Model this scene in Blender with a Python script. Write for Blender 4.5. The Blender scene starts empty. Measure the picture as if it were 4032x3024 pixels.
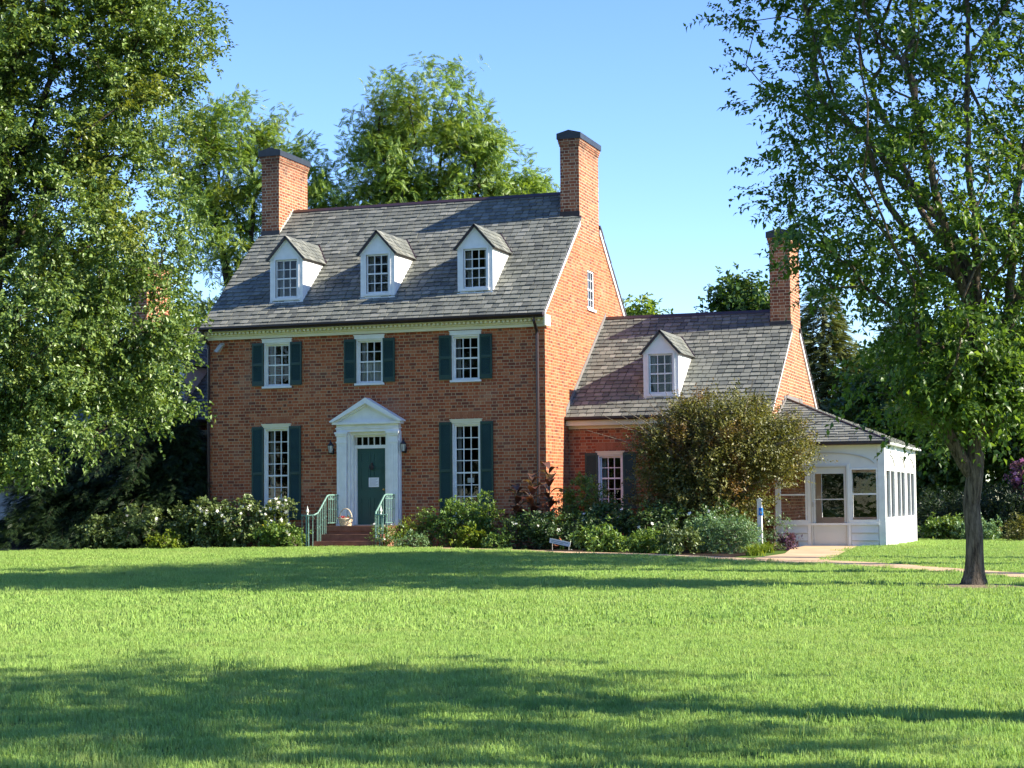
import bpy, math, random
import numpy as np
from mathutils import Vector, Matrix
R_ = math.radians
S = bpy.context.scene
C = S.collection
rng = np.random.default_rng(7)
random.seed(7)

# ---------------------------------------------------------------- camera, sky, sun, exposure
cd = bpy.data.cameras.new('camera'); cam = bpy.data.objects.new('camera', cd); C.objects.link(cam)
F_ = Vector((-0.32262601, 0.94413591, 0.06722969)); X_ = Vector((0.94602897, 0.32394471, -0.00943448)); U_ = X_.cross(F_)
cam.matrix_world = Matrix(((X_.x, U_.x, -F_.x, 15.6472), (X_.y, U_.y, -F_.y, -48.7602), (X_.z, U_.z, -F_.z, 0.8644), (0, 0, 0, 1)))
cd.sensor_width = 36; cd.lens = 7018.68 / 4032 * 36; cd.clip_end = 2000; cd.clip_start = .1
S.camera = cam
SUN_EL, SUN_AZ = R_(31.6), R_(3.2)          # azimuth measured from +X towards +Y
w = bpy.data.worlds.new('World'); S.world = w; w.use_nodes = True
nt = w.node_tree; bg = nt.nodes['Background']
sky = nt.nodes.new('ShaderNodeTexSky'); sky.sky_type = 'NISHITA'; sky.sun_disc = False
sky.sun_elevation = SUN_EL; sky.sun_rotation = R_(90) - SUN_AZ
sky.altitude = 0; sky.air_density = .95; sky.dust_density = 0.0; sky.ozone_density = 4.6
hs = nt.nodes.new('ShaderNodeHueSaturation'); hs.inputs['Saturation'].default_value = 1.12; hs.inputs['Hue'].default_value = .514; hs.inputs['Value'].default_value = .84
nt.links.new(sky.outputs[0], hs.inputs['Color']); nt.links.new(hs.outputs[0], bg.inputs[0]); bg.inputs[1].default_value = .125
sl = bpy.data.lights.new('sun', 'SUN'); sl.energy = 4.3; sl.angle = R_(.53); sl.color = (1, .92, .78)
so = bpy.data.objects.new('sun', sl); C.objects.link(so); so.location = (40, 0, 40)
sd = Vector((math.cos(SUN_EL) * math.cos(SUN_AZ), math.cos(SUN_EL) * math.sin(SUN_AZ), math.sin(SUN_EL)))
so.rotation_euler = sd.to_track_quat('Z', 'Y').to_euler()
S.view_settings.view_transform = 'Standard'; S.view_settings.look = 'None'; S.view_settings.gamma = 1
S.view_settings.exposure = 1.66
S.cycles.max_bounces = 6; S.cycles.transparent_max_bounces = 8

# ---------------------------------------------------------------- materials
MATS = {}
class NT:
    def __init__(s, name):
        s.m = bpy.data.materials.new(name); s.m.use_nodes = True; s.t = s.m.node_tree; s.t.nodes.clear()
        s.out = s.t.nodes.new('ShaderNodeOutputMaterial'); MATS[name] = s.m
    def n(s, typ, ins=None, **kw):
        d = s.t.nodes.new('ShaderNode' + typ)
        for k, v in kw.items(): setattr(d, k, v)
        for k, v in (ins or {}).items():
            if hasattr(v, 'is_linked'): s.t.links.new(v, d.inputs[k])
            else: d.inputs[k].default_value = v
        return d
    def math(s, op, a, b=0.0, c=None):
        i = {0: a, 1: b}
        if c is not None: i[2] = c
        return s.n('Math', i, operation=op).outputs[0]
    def noise(s, vec, scale, detail=3, rough=.55):
        return s.n('TexNoise', {'Vector': vec, 'Scale': scale, 'Detail': detail, 'Roughness': rough}).outputs[0]
    def ramp(s, fac, stops, interp='LINEAR'):
        r = s.n('ValToRGB', {0: fac}); e = r.color_ramp; e.interpolation = interp
        while len(e.elements) < len(stops): e.elements.new(.5)
        for el, (p, c) in zip(e.elements, stops): el.position = p; el.color = tuple(c) + (1,)
        return r.outputs[0]
    def mix(s, fac, a, b, blend='MIX'):
        d = s.n('Mix', {0: fac}, data_type='RGBA', blend_type=blend)
        for k, v in ((6, a), (7, b)):
            if hasattr(v, 'is_linked'): s.t.links.new(v, d.inputs[k])
            else: d.inputs[k].default_value = tuple(v) + (1,)
        return d.outputs[2]
    def bsdf(s, col, rough=.6, spec=.4, bump=None, metal=0., bstr=.4, bdist=.02):
        d = s.n('BsdfPrincipled', {'Roughness': rough, 'Specular IOR Level': spec, 'Metallic': metal})
        if hasattr(col, 'is_linked'): s.t.links.new(col, d.inputs['Base Color'])
        else: d.inputs['Base Color'].default_value = tuple(col) + (1,)
        if bump is not None:
            b = s.n('Bump', {'Height': bump, 'Strength': bstr, 'Distance': bdist}); s.t.links.new(b.outputs[0], d.inputs['Normal'])
        return d.outputs[0]
    def end(s, sh): s.t.links.new(sh, s.out.inputs[0]); return s.m
    def pos(s): return s.n('NewGeometry').outputs['Position']
    def island(s): return s.n('NewGeometry').outputs['Random Per Island']

def plain(name, col, rough=.5, spec=.4, var=.12, scale=3., metal=0.):
    t = NT(name); p = t.pos(); f = t.noise(p, scale, 5)
    c = t.ramp(f, [(.3, [x * (1 - var) for x in col]), (.7, [min(1, x * (1 + var * .6)) for x in col])])
    t.end(t.bsdf(c, rough, spec, t.noise(p, 25, 3), metal, .08)); return t.m

def brick_mat(name, cols, mortar, course=.092):
    t = NT(name); uv = t.n('UVMap').outputs[0]; sp = t.n('SeparateXYZ', {0: uv})
    u, v = sp.outputs[0], sp.outputs[1]
    wob = t.math('MULTIPLY', t.math('SUBTRACT', t.noise(uv, 1.7, 2), .5), .02)
    vr = t.math('ADD', t.math('DIVIDE', v, course), t.math('MULTIPLY', wob, 10))
    row = t.math('FLOOR', vr); fv = t.math('FRACT', vr)
    per, st = course * 3.95, course * 2.6
    odd = t.math('MODULO', t.math('ABSOLUTE', row), 2.)
    jit = t.n('TexWhiteNoise', {'W': row}, noise_dimensions='1D').outputs[0]
    us = t.math('DIVIDE', t.math('ADD', t.math('ADD', u, 50.), t.math('ADD', t.math('MULTIPLY', odd, per / 2), t.math('MULTIPLY', jit, .03))), per)
    cell = t.math('FLOOR', us); fu = t.math('MULTIPLY', t.math('FRACT', us), per)
    hd = t.math('GREATER_THAN', fu, st)
    fb = t.math('SUBTRACT', fu, t.math('MULTIPLY', hd, st))
    wd = t.math('SUBTRACT', st, t.math('MULTIPLY', hd, st - (per - st)))
    mw = .0150
    e = t.math('MINIMUM', fb, t.math('SUBTRACT', wd, fb))
    ev = t.math('MULTIPLY', t.math('MINIMUM', fv, t.math('SUBTRACT', 1., fv)), course)
    em = t.math('MINIMUM', e, ev)
    msk = t.n('MapRange', {0: em, 1: mw * .35, 2: mw * .75, 3: 0., 4: 1.}).outputs[0]
    vec = t.n('CombineXYZ', {0: cell, 1: row, 2: hd}).outputs[0]
    rnd = t.n('TexWhiteNoise', {'Vector': vec}, noise_dimensions='3D').outputs[0]
    big = t.noise(uv, .55, 4)
    fac = t.math('ADD', t.math('MULTIPLY', rnd, .78), t.math('MULTIPLY', big, .24))
    c = t.ramp(fac, cols)
    c = t.mix(t.math('MULTIPLY', t.noise(uv, 30, 3), .35), c, [x * .55 for x in cols[1][1]])
    stain = t.n('MapRange', {0: t.noise(uv, .9, 5, .65), 1: .52, 2: .72, 3: 0., 4: .22}).outputs[0]
    c = t.mix(stain, c, (.42, .33, .24))
    mcol = t.mix(t.noise(uv, 3, 3), mortar, [x * .72 for x in mortar])
    c = t.mix(msk, mcol, c)
    z = t.n('SeparateXYZ', {0: t.pos()}).outputs[2]; so_ = t.math('MULTIPLY', t.n('MapRange', {0: z, 1: 11.3, 2: 12.2, 3: 0., 4: .8}).outputs[0], t.noise(uv, 2.5, 4))
    c = t.mix(so_, c, (.035, .025, .022))
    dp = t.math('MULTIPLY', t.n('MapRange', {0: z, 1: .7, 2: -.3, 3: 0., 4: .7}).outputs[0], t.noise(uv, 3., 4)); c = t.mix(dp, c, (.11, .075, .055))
    t.end(t.bsdf(c, .85, .2, t.math('ADD', msk, t.math('MULTIPLY', t.noise(uv, 60, 2), .3)), bstr=.6, bdist=.012)); return t.m

def slate_mat(name):
    t = NT(name); p = t.pos(); r = t.island()
    c = t.ramp(r, [(0, (.09, .097, .088)), (.3, (.135, .143, .124)), (.65, (.175, .182, .152)), (.88, (.21, .214, .18)), (1, (.26, .26, .222))])
    st = t.n('Mapping', {'Vector': p, 'Scale': (6, 2, 2)}).outputs[0]
    c = t.mix(t.math('MULTIPLY', t.noise(st, 2.2, 6, .65), .45), c, (.085, .085, .075))
    c = t.mix(t.n('MapRange', {0: t.noise(p, .8, 4), 1: .5, 2: .75, 3: 0., 4: .35}).outputs[0], c, (.2, .19, .14))
    t.end(t.bsdf(c, .7, .2, t.noise(p, 40, 4), bstr=.25)); return t.m

def leaf_mat(name, cols, trans=.4, patch=None, pscale=.5, rough=.42, pmin=.55):
    t = NT(name); r = t.island(); p = t.pos()
    f = t.math('ADD', t.math('MULTIPLY', r, .65), t.math('MULTIPLY', t.noise(p, 1.1, 2), .35))
    c = t.ramp(f, [(i / (len(cols) - 1) * .8 + .1, k) for i, k in enumerate(cols)])
    if patch:
        c = t.mix(t.n('MapRange', {0: t.noise(p, pscale, 3), 1: pmin, 2: pmin + .13, 3: 0., 4: .8}).outputs[0], c, patch)
    a = t.bsdf(c, rough, .45)
    c2 = t.mix(1., c, (1.25, 1.15, .45), 'MULTIPLY')
    b = t.n('BsdfTranslucent', {0: c2}).outputs[0]
    t.end(t.n('MixShader', {0: trans, 1: a, 2: b}).outputs[0]); return t.m

def bark_mat(name, c1, c2):
    t = NT(name); p = t.pos(); st = t.n('Mapping', {'Vector': p, 'Scale': (14, 14, 2.2)}).outputs[0]
    f = t.noise(st, 1.6, 6, .7)
    t.end(t.bsdf(t.ramp(f, [(.35, c1), (.65, c2)]), .9, .15, f, bstr=1., bdist=.05)); return t.m

def glass_mat(name, tint=(.95, .97, .96)):
    t = NT(name); fr = t.n('Fresnel', {'IOR': 1.52}).outputs[0]
    wv = t.noise(t.pos(), 2.2, 2)
    bp = t.n('Bump', {'Height': wv, 'Strength': .12, 'Distance': .03}).outputs[0]
    g = t.n('BsdfGlossy', {'Roughness': .02, 'Normal': bp}).outputs[0]
    tr = t.n('BsdfTransparent', {0: tuple(tint) + (1,)}).outputs[0]
    t.end(t.n('MixShader', {0: t.math('MINIMUM', t.math('MULTIPLY', fr, .85), 1.), 1: tr, 2: g}).outputs[0]); return t.m

BR = [(0, (.09, .042, .034)), (.2, (.22, .060, .032)), (.45, (.38, .092, .036)), (.7, (.46, .125, .047)), (.9, (.50, .18, .080)), (1, (.52, .27, .15))]
brick = brick_mat('brick', BR, (.52, .35, .20))
BRC = [(0, (.09, .042, .030)), (.3, (.22, .066, .034)), (.6, (.33, .102, .045)), (.85, (.42, .16, .075)), (1, (.48, .25, .14))]
brick_c = brick_mat('chimney_brick', BRC, (.62, .47, .30), .096)
slate = slate_mat('slate')
white = plain('white_paint', (.80, .79, .76), .5, .35, .09, 4)
sunw = plain('sunroom_paint', (.70, .70, .68), .5, .35, .06, 2)
cream = plain('cream_paint', (.74, .68, .48), .5, .4, .06, 2)
shut = plain('shutter_green', (.024, .058, .045), .45, .4, .2, 2)
doorg = plain('door_green', (.016, .072, .064), .35, .5, .1, 2)
gutm = plain('gutter_brown', (.035, .018, .016), .4, .5, .2, 4)
flash = plain('lead_flashing', (.20, .18, .165), .5, .5, .2, 5)
flash_l = plain('pale_flashing', (.42, .40, .36), .5, .5, .15, 5)
cap_m = plain('chimney_cap_lead', (.022, .024, .028), .45, .5, .3, 5)
glass = glass_mat('glass'); glass_s = glass_mat('sunroom_glass')
curt = plain('curtain_white', (.55, .55, .53), .9, .1, .05, 6)
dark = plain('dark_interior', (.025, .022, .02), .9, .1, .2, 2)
tanw = plain('interior_tan', (.42, .30, .19), .8, .1, .2, 2)
stone = plain('brownstone', (.20, .095, .062), .8, .2, .35, 4)
verd = plain('verdigris_rail', (.14, .26, .215), .55, .4, .3, 18)
blackm = plain('black_iron', (.012, .012, .014), .4, .5, .2, 8)
lampg = plain('lamp_glass', (.55, .55, .5), .2, .5, .1, 8)
brass = plain('brass', (.55, .33, .1), .35, .5, .2, 8, .7)
wick = plain('wicker', (.62, .52, .36), .7, .2, .35, 40)
paper = plain('paper', (.78, .78, .80), .6, .2, .04, 4)
ink = plain('ink', (.25, .25, .28), .7, .1)
blue = plain('blue_sign', (.03, .22, .75), .4, .4)
conc = plain('path_concrete', (.52, .36, .21), .9, .15, .22, 1.3)
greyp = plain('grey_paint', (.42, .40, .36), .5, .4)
shedm = plain('weathered_white', (.45, .46, .46), .7, .2, .2, 3)

t = NT('ground'); p = t.pos()
c = t.ramp(t.noise(p, .5, 5), [(.3, (.055, .105, .014)), (.7, (.085, .15, .022))])
c = t.mix(t.math('MULTIPLY', t.noise(p, 30, 4), .5), c, (.05, .06, .014)); t.end(t.bsdf(c, .95, .1)); ground_m = t.m
t = NT('soil'); p = t.pos()
t.end(t.bsdf(t.ramp(t.noise(p, 8, 6), [(.3, (.018, .012, .008)), (.7, (.06, .04, .026))]), .95, .1, t.noise(p, 20, 4), bstr=.8)); soil = t.m
t = NT('mulch'); p = t.pos()
t.end(t.bsdf(t.ramp(t.noise(p, 22, 5, .7), [(.3, (.10, .075, .045)), (.7, (.33, .26, .16))]), .95, .1, t.noise(p, 25, 4), bstr=1.)); mulch = t.m

t = NT('grass_blade'); p = t.pos(); r = t.island(); oi = t.n('ObjectInfo').outputs['Random']
f = t.math('ADD', t.math('ADD', t.math('MULTIPLY', r, .5), t.math('MULTIPLY', oi, .12)), t.math('MULTIPLY', t.noise(p, .35, 4, .6), .45))
c = t.ramp(f, [(.12, (.17, .31, .058)), (.45, (.30, .48, .10)), (.75, (.40, .56, .14)), (.95, (.53, .60, .21))])
c = t.mix(t.n('MapRange', {0: t.noise(p, 1.6, 5, .65), 1: .5, 2: .72, 3: 0., 4: .5}).outputs[0], c, (.40, .45, .15)); c = t.mix(t.n('MapRange', {0: t.noise(p, .9, 4, .6), 1: .56, 2: .7, 3: 0., 4: .4}).outputs[0], c, (.13, .29, .06))
gn = t.n('NewGeometry').outputs['Normal']; up_ = t.n('VectorMath', {0: t.n('VectorMath', {0: gn, 1: (.45, .45, .45)}, operation='MULTIPLY').outputs[0], 1: (0, 0, .75)}, operation='ADD').outputs[0]
nn_ = t.n('VectorMath', {0: up_}, operation='NORMALIZE').outputs[0]
a = t.n('BsdfPrincipled', {'Base Color': c, 'Roughness': .5, 'Specular IOR Level': .25, 'Normal': nn_}).outputs[0]; b = t.n('BsdfTranslucent', {0: t.mix(1., c, (1.1, 1.1, .6), 'MULTIPLY')}).outputs[0]
t.end(t.n('MixShader', {0: .35, 1: a, 2: b}).outputs[0]); grass_m = t.m

L_oak = leaf_mat('oak_leaf', [(.045, .085, .022), (.10, .17, .04), (.18, .265, .064), (.27, .355, .11)], .35, (.27, .27, .04), .32, .38, .6)
L_wal = leaf_mat('walnut_leaf', [(.08, .15, .026), (.15, .25, .04), (.23, .34, .06), (.31, .41, .10)], .42, (.25, .29, .04), .4)
L_elm = leaf_mat('elm_leaf', [(.032, .075, .017), (.065, .135, .026), (.12, .21, .04), (.18, .28, .055)], .55, (.17, .25, .03), .9, .4, .6)
L_dark = leaf_mat('evergreen_leaf', [(.008, .020, .009), (.014, .032, .011), (.028, .056, .016), (.08, .125, .03)], .15)
L_ced = leaf_mat('cedar_leaf', [(.06, .08, .025), (.10, .13, .035), (.145, .17, .045), (.2, .21, .06)], .3)
L_mix = leaf_mat('woodland_leaf', [(.025, .06, .016), (.045, .10, .022), (.08, .145, .032), (.12, .19, .045)], .35, (.16, .18, .03), .3)
L_rose = leaf_mat('rose_leaf', [(.065, .10, .035), (.11, .16, .05), (.17, .23, .075), (.23, .28, .11)], .3)
L_shr = leaf_mat('shrub_leaf', [(.06, .12, .03), (.105, .19, .04), (.17, .275, .05), (.27, .36, .08)], .35)
L_lime = leaf_mat('lime_leaf', [(.12, .19, .02), (.20, .28, .03), (.30, .34, .04)], .4)
L_vib = leaf_mat('viburnum_leaf', [(.065, .078, .02), (.11, .122, .03), (.17, .17, .042), (.23, .22, .065)], .32, (.25, .125, .04), .8, .45, .52)
L_vibg = leaf_mat('dark_shrub_leaf', [(.024, .050, .016), (.045, .09, .025), (.08, .145, .038), (.14, .21, .055)], .3)
L_can = leaf_mat('canna_leaf', [(.06, .022, .020), (.11, .04, .032), (.13, .09, .04), (.20, .12, .09)], .3, rough=.3)
L_pur = leaf_mat('purple_leaf', [(.06, .03, .06), (.11, .05, .09), (.16, .08, .12)], .3)
L_pink = leaf_mat('pink_blossom', [(.30, .09, .20), (.42, .14, .28), (.5, .25, .36)], .3)
L_wht = leaf_mat('white_petal', [(.70, .68, .58), (.80, .79, .72), (.85, .84, .80)], .3)
L_red = leaf_mat('red_petal', [(.25, .02, .02), (.38, .04, .04), (.3, .02, .08)], .3)
L_yel = leaf_mat('yellow_petal', [(.6, .45, .02), (.7, .55, .04)], .3)
L_gry = leaf_mat('grey_green_leaf', [(.09, .17, .07), (.14, .24, .10), (.20, .31, .14)], .3)
B_dark = bark_mat('bark_dark', (.022, .018, .013), (.075, .06, .042))
B_elm = bark_mat('bark_elm', (.034, .025, .017), (.215, .165, .118))
B_twig = bark_mat('bark_twig', (.10, .08, .06), (.22, .18, .13))

# ---------------------------------------------------------------- helpers
LOC = {}
def thing(name, label, cat, loc=(0, 0, 0), group=None):
    o = bpy.data.objects.new(name, None); C.objects.link(o); o.empty_display_size = .2
    o.location = loc; LOC[o.name] = Vector(loc); o['label'] = label; o['category'] = cat
    if group: o['group'] = group
    return o
def link(name, me, parent=None):
    o = bpy.data.objects.new(name, me); C.objects.link(o)
    if parent is not None:
        o.parent = parent
        if parent.name in LOC: o.matrix_parent_inverse = Matrix.Translation(-LOC[parent.name])
    return o
def tag(o, label, cat, group=None):
    o['label'] = label; o['category'] = cat
    if group: o['group'] = group
    return o
class MB:
    def __init__(s): s.v = []; s.f = []
    def poly(s, pts): i = len(s.v); s.v += [tuple(p) for p in pts]; s.f.append(tuple(range(i, i + len(pts)))); return s
    def hexa(s, p):      # 8 points: bottom 4 (ccw from above), top 4
        i = len(s.v); s.v += [tuple(q) for q in p]
        for f in ((3, 2, 1, 0), (4, 5, 6, 7), (0, 1, 5, 4), (1, 2, 6, 5), (2, 3, 7, 6), (3, 0, 4, 7)): s.f.append(tuple(i + k for k in f))
        return s
    def box(s, x0, x1, y0, y1, z0, z1):
        return s.hexa([(x0, y0, z0), (x1, y0, z0), (x1, y1, z0), (x0, y1, z0), (x0, y0, z1), (x1, y0, z1), (x1, y1, z1), (x0, y1, z1)])
    def prism(s, pl, y0, y1, ax='y'):   # pl: polygon in (x,z) ccw seen from -y ; extruded along y
        n = len(pl); i = len(s.v); g = (lambda a, d, b: (a, d, b)) if ax == 'y' else (lambda a, d, b: (d, a, b))
        s.v += [g(a, y0, b) for a, b in pl] + [g(a, y1, b) for a, b in pl]
        s.f.append(tuple(range(i, i + n))); s.f.append(tuple(range(i + 2 * n - 1, i + n - 1, -1)))
        for k in range(n): j = (k + 1) % n; s.f.append((i + j, i + k, i + n + k, i + n + j))
        return s
    def tube(s, pts, r, n=6, cap=True):
        pts = [Vector(p) for p in pts]; rs = r if hasattr(r, '__len__') else [r] * len(pts); base = len(s.v)
        for k, p in enumerate(pts):
            d = (pts[min(k + 1, len(pts) - 1)] - pts[max(k - 1, 0)]).normalized()
            a = d.cross(Vector((0, 0, 1)) if abs(d.z) < .9 else Vector((1, 0, 0))).normalized(); b = d.cross(a)
            for j in range(n):
                t = 2 * math.pi * j / n; s.v.append(tuple(p + (a * math.cos(t) + b * math.sin(t)) * rs[k]))
        for k in range(len(pts) - 1):
            for j in range(n):
                q = (j + 1) % n; s.f.append((base + k * n + j, base + k * n + q, base + (k + 1) * n + q, base + (k + 1) * n + j))
        if cap:
            s.f.append(tuple(base + j for j in range(n))[::-1]); e = base + (len(pts) - 1) * n; s.f.append(tuple(e + j for j in range(n)))
        return s
    def lathe(s, prof, c, n=12):
        return s.tube([(c[0], c[1], c[2] + z) for r, z in prof], [r for r, z in prof], n)
    def build(s, name, mat, parent=None, smooth=False):
        me = bpy.data.meshes.new(name); me.from_pydata(s.v, [], s.f); me.materials.append(mat)
        uv = me.uv_layers.new(name='UVMap'); me.update()
        for p in me.polygons:
            n = p.normal
            if abs(n.z) > .97: t1, t2 = Vector((1, 0, 0)), Vector((0, 1, 0))
            else: t1 = Vector((-n.y, n.x, 0)).normalized(); t2 = n.cross(t1)
            for li in p.loop_indices:
                q = me.vertices[me.loops[li].vertex_index].co; uv.data[li].uv = (q.dot(t1), q.dot(t2))
        if smooth:
            for p in me.polygons: p.use_smooth = True
        return link(name, me, parent)
def np_mesh(name, V, Fs, mat, parent=None, smooth=False):
    me = bpy.data.meshes.new(name); V = np.asarray(V, np.float32); Fs = np.asarray(Fs, np.int32); k = Fs.shape[1]
    me.vertices.add(len(V)); me.vertices.foreach_set('co', V.ravel())
    me.loops.add(Fs.size); me.loops.foreach_set('vertex_index', Fs.ravel())
    me.polygons.add(len(Fs)); me.polygons.foreach_set('loop_start', np.arange(len(Fs), dtype=np.int32) * k)
    me.materials.append(mat); me.update(calc_edges=True)
    if smooth: me.polygons.foreach_set('use_smooth', np.ones(len(Fs), bool))
    return link(name, me, parent)

# ---------------------------------------------------------------- ground
CP = np.array([(-30, -2, -.55), (-17, -2, -.46), (-11, -1.7, -.39), (-5, -1.9, -.335), (0, -2, -.36), (4, -3, -.42), (9, 1.5, -.42), (9.4, 9, -.46), (13.4, -20, -.51), (12, -39, -.62), (20, 5, -.55), (30, 0, -.6), (-20, -30, -.6), (30, -35, -.6), (0, -15, -.42), (8, -9, -.45), (-10, 20, -.4), (40, 40, -.8), (-40, 40, -.6)], float)
_n = len(CP); _D = np.hypot(CP[:, None, 0] - CP[None, :, 0], CP[:, None, 1] - CP[None, :, 1])
_A = np.zeros((_n + 3, _n + 3)); _A[:_n, :_n] = -_D; _A[:_n, _n] = 1; _A[:_n, _n + 1:] = CP[:, :2]; _A[_n, :_n] = 1; _A[_n + 1:, :_n] = CP[:, :2].T
_W = np.linalg.solve(_A, np.r_[CP[:, 2], 0, 0, 0])
def g(x, y):
    x = np.clip(np.asarray(x, float), -45, 45); y = np.clip(np.asarray(y, float), -60, 50)
    d = np.sqrt((x[..., None] - CP[:, 0]) ** 2 + (y[..., None] - CP[:, 1]) ** 2)
    return -(d @ _W[:_n]) + _W[_n] + _W[_n + 1] * x + _W[_n + 2] * y
ax_ = np.r_[-900, -400, -200, np.arange(-100, 101, 1.25), 200, 400, 900]; ay_ = np.r_[-400, -150, np.arange(-70, 121, 1.25), 220, 450, 1000]
gx, gy = np.meshgrid(ax_, ay_); gz = g(gx, gy); nx, ny = len(ax_), len(ay_)
ii = (np.arange(ny - 1)[:, None] * nx + np.arange(nx - 1)[None]).ravel()
o = np_mesh('ground', np.c_[gx.ravel(), gy.ravel(), gz.ravel()], np.c_[ii, ii + 1, ii + nx + 1, ii + nx], ground_m, smooth=True); o['kind'] = 'structure'
def strip(name, a, b, mat, dz, n=60, m=6):
    def rs(pl):
        pl = np.array(pl, float); s = np.r_[0, np.cumsum(np.hypot(*np.diff(pl, axis=0).T))]; q = np.linspace(0, s[-1], n); return np.c_[np.interp(q, s, pl[:, 0]), np.interp(q, s, pl[:, 1])]
    a, b = rs(a), rs(b); P = np.array([a * (1 - k / m) + b * k / m for k in range(m + 1)]); V = np.c_[P[..., 0].ravel(), P[..., 1].ravel(), (g(P[..., 0], P[..., 1]) + dz).ravel()]
    i = (np.arange(m)[:, None] * n + np.arange(n - 1)[None]).ravel(); f = np.c_[i, i + 1, i + n + 1, i + n]
    o = np_mesh(name, V, f, mat); o['kind'] = 'structure'; return o
BED = [(-40, -2.4), (-16.9, -2.2), (-11.7, -1.9), (-6.6, -1.6), (-4.4, -1.8), (-2.6, -2.4), (0, -3.6), (2.5, -4.9), (4.35, -5.7), (6.9, -7.6), (7.6, -8.0), (7.9, -5.2)]
strip('garden_bed', [(-40, 4), (7.0, 4)], BED[:-2], soil, .012, 80, 14)
PN = [(-6.6, -2.0), (-4.4, -2.2), (-2.6, -2.9), (0, -4.2), (2.5, -5.7), (4.73, -7.06), (8.23, -10.63), (8.88, -11.1), (10.08, -11.96), (11.23, -13), (12.38, -14.78), (13.38, -16.0), (14, -17), (17, -21), (23, -27), (40, -40)]
PF = [(-6.6, -1.5), (-4.4, -1.7), (-2.6, -2.3), (0, -3.5), (2.5, -4.8), (4.35, -5.6), (7.5, -8.3), (8.7, -9.0), (9.5, -9.3), (10.95, -10.66), (12.2, -12.7), (13.9, -15), (15, -16.4), (18, -20), (24, -26), (41, -39)]
strip('path', PN, PF, conc, .03)
strip('path', [(7.15, 1.5), (7.2, -1.1), (7.75, -5.1), (7.6, -9.1)], [(8.62, 1.5), (9.0, -3.9), (9.5, -9.3), (9.5, -9.9)], conc, .034, 30, 4)

# ---------------------------------------------------------------- house
house = thing('brick_house', 'red brick house with slate roof, white dormers, green shutters and side wings', 'house', (-5.46, 0, -.35))
W, D, ZB = 10.93, 9.38, -.6
EO, ZR0, ZRD = .36, 6.32, 10.65
SL = (ZRD - ZR0) / (D / 2 + EO)
def zroof(y): return ZR0 + (y + EO) * SL

def wall_y(mb, x0, x1, z0, z1, y, ops, th=.3, rev=True):
    xs = sorted({x0, x1, *[k for q in ops for k in q[:2]]}); zs = sorted({z0, z1, *[k for q in ops for k in q[2:]]})
    for a, b in zip(xs, xs[1:]):
        for c_, d_ in zip(zs, zs[1:]):
            if any(q[0] - 1e-6 <= a and b <= q[1] + 1e-6 and q[2] - 1e-6 <= c_ and d_ <= q[3] + 1e-6 for q in ops): continue
            mb.poly([(a, y, c_), (b, y, c_), (b, y, d_), (a, y, d_)]); mb.poly([(b, y + th, c_), (a, y + th, c_), (a, y + th, d_), (b, y + th, d_)])
    for a, b, c_, d_ in ops:
        mb.poly([(a, y, c_), (a, y, d_), (a, y + th, d_), (a, y + th, c_)]); mb.poly([(b, y, d_), (b, y, c_), (b, y + th, c_), (b, y + th, d_)])
        mb.poly([(a, y, d_), (b, y, d_), (b, y + th, d_), (a, y + th, d_)]); mb.poly([(b, y, c_), (a, y, c_), (a, y + th, c_), (b, y + th, c_)])
    return mb

def sash(x0, x1, z0, z1, y, cols, rows, meet, parent, sw=.05, mw=.024, gl=None):
    m = MB(); f0, f1 = y, y + .045
    m.box(x0, x0 + sw, f0, f1, z0, z1).box(x1 - sw, x1, f0, f1, z0, z1).box(x0 + sw, x1 - sw, f0, f1, z0, z0 + sw * 1.3).box(x0 + sw, x1 - sw, f0, f1, z1 - sw, z1)
    gx0, gx1, gz0, gz1 = x0 + sw, x1 - sw, z0 + sw * 1.3, z1 - sw
    zm = gz0 + (gz1 - gz0) * meet
    m.box(gx0, gx1, f0 - .012, f1, zm - .022, zm + .022)
    nb = round(rows * meet)
    for k in range(1, cols): xx = gx0 + (gx1 - gx0) * k / cols; m.box(xx - mw / 2, xx + mw / 2, f0 + .004, f1 - .004, gz0, gz1)
    for lo, hi, q in ((gz0, zm - .022, nb), (zm + .022, gz1, rows - nb)):
        for k in range(1, q): zz = lo + (hi - lo) * k / q; m.box(gx0, gx1, f0 + .007, f1 - .007, zz - mw / 2, zz + mw / 2)
    m.build('sash', white, parent)
    MB().poly([(gx0, y + .022, gz0), (gx1, y + .022, gz0), (gx1, y + .022, gz1), (gx0, y + .022, gz1)]).build('glass', gl or glass, parent)
def curtains(x0, x1, z0, z1, y, parent, wd=.10):
    for a, b in ((x0, x0 + wd), (x1 - wd, x1)):
        m = MB(); n = 14; pts = [(a + (b - a) * k / n, y + .025 * math.sin(k * 1.9)) for k in range(n + 1)]
        for (xa, ya), (xb, yb) in zip(pts, pts[1:]): m.poly([(xa, ya, z0), (xb, yb, z0), (xb, yb, z1), (xa, ya, z1)])
        m.build('curtain', curt, parent)
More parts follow.
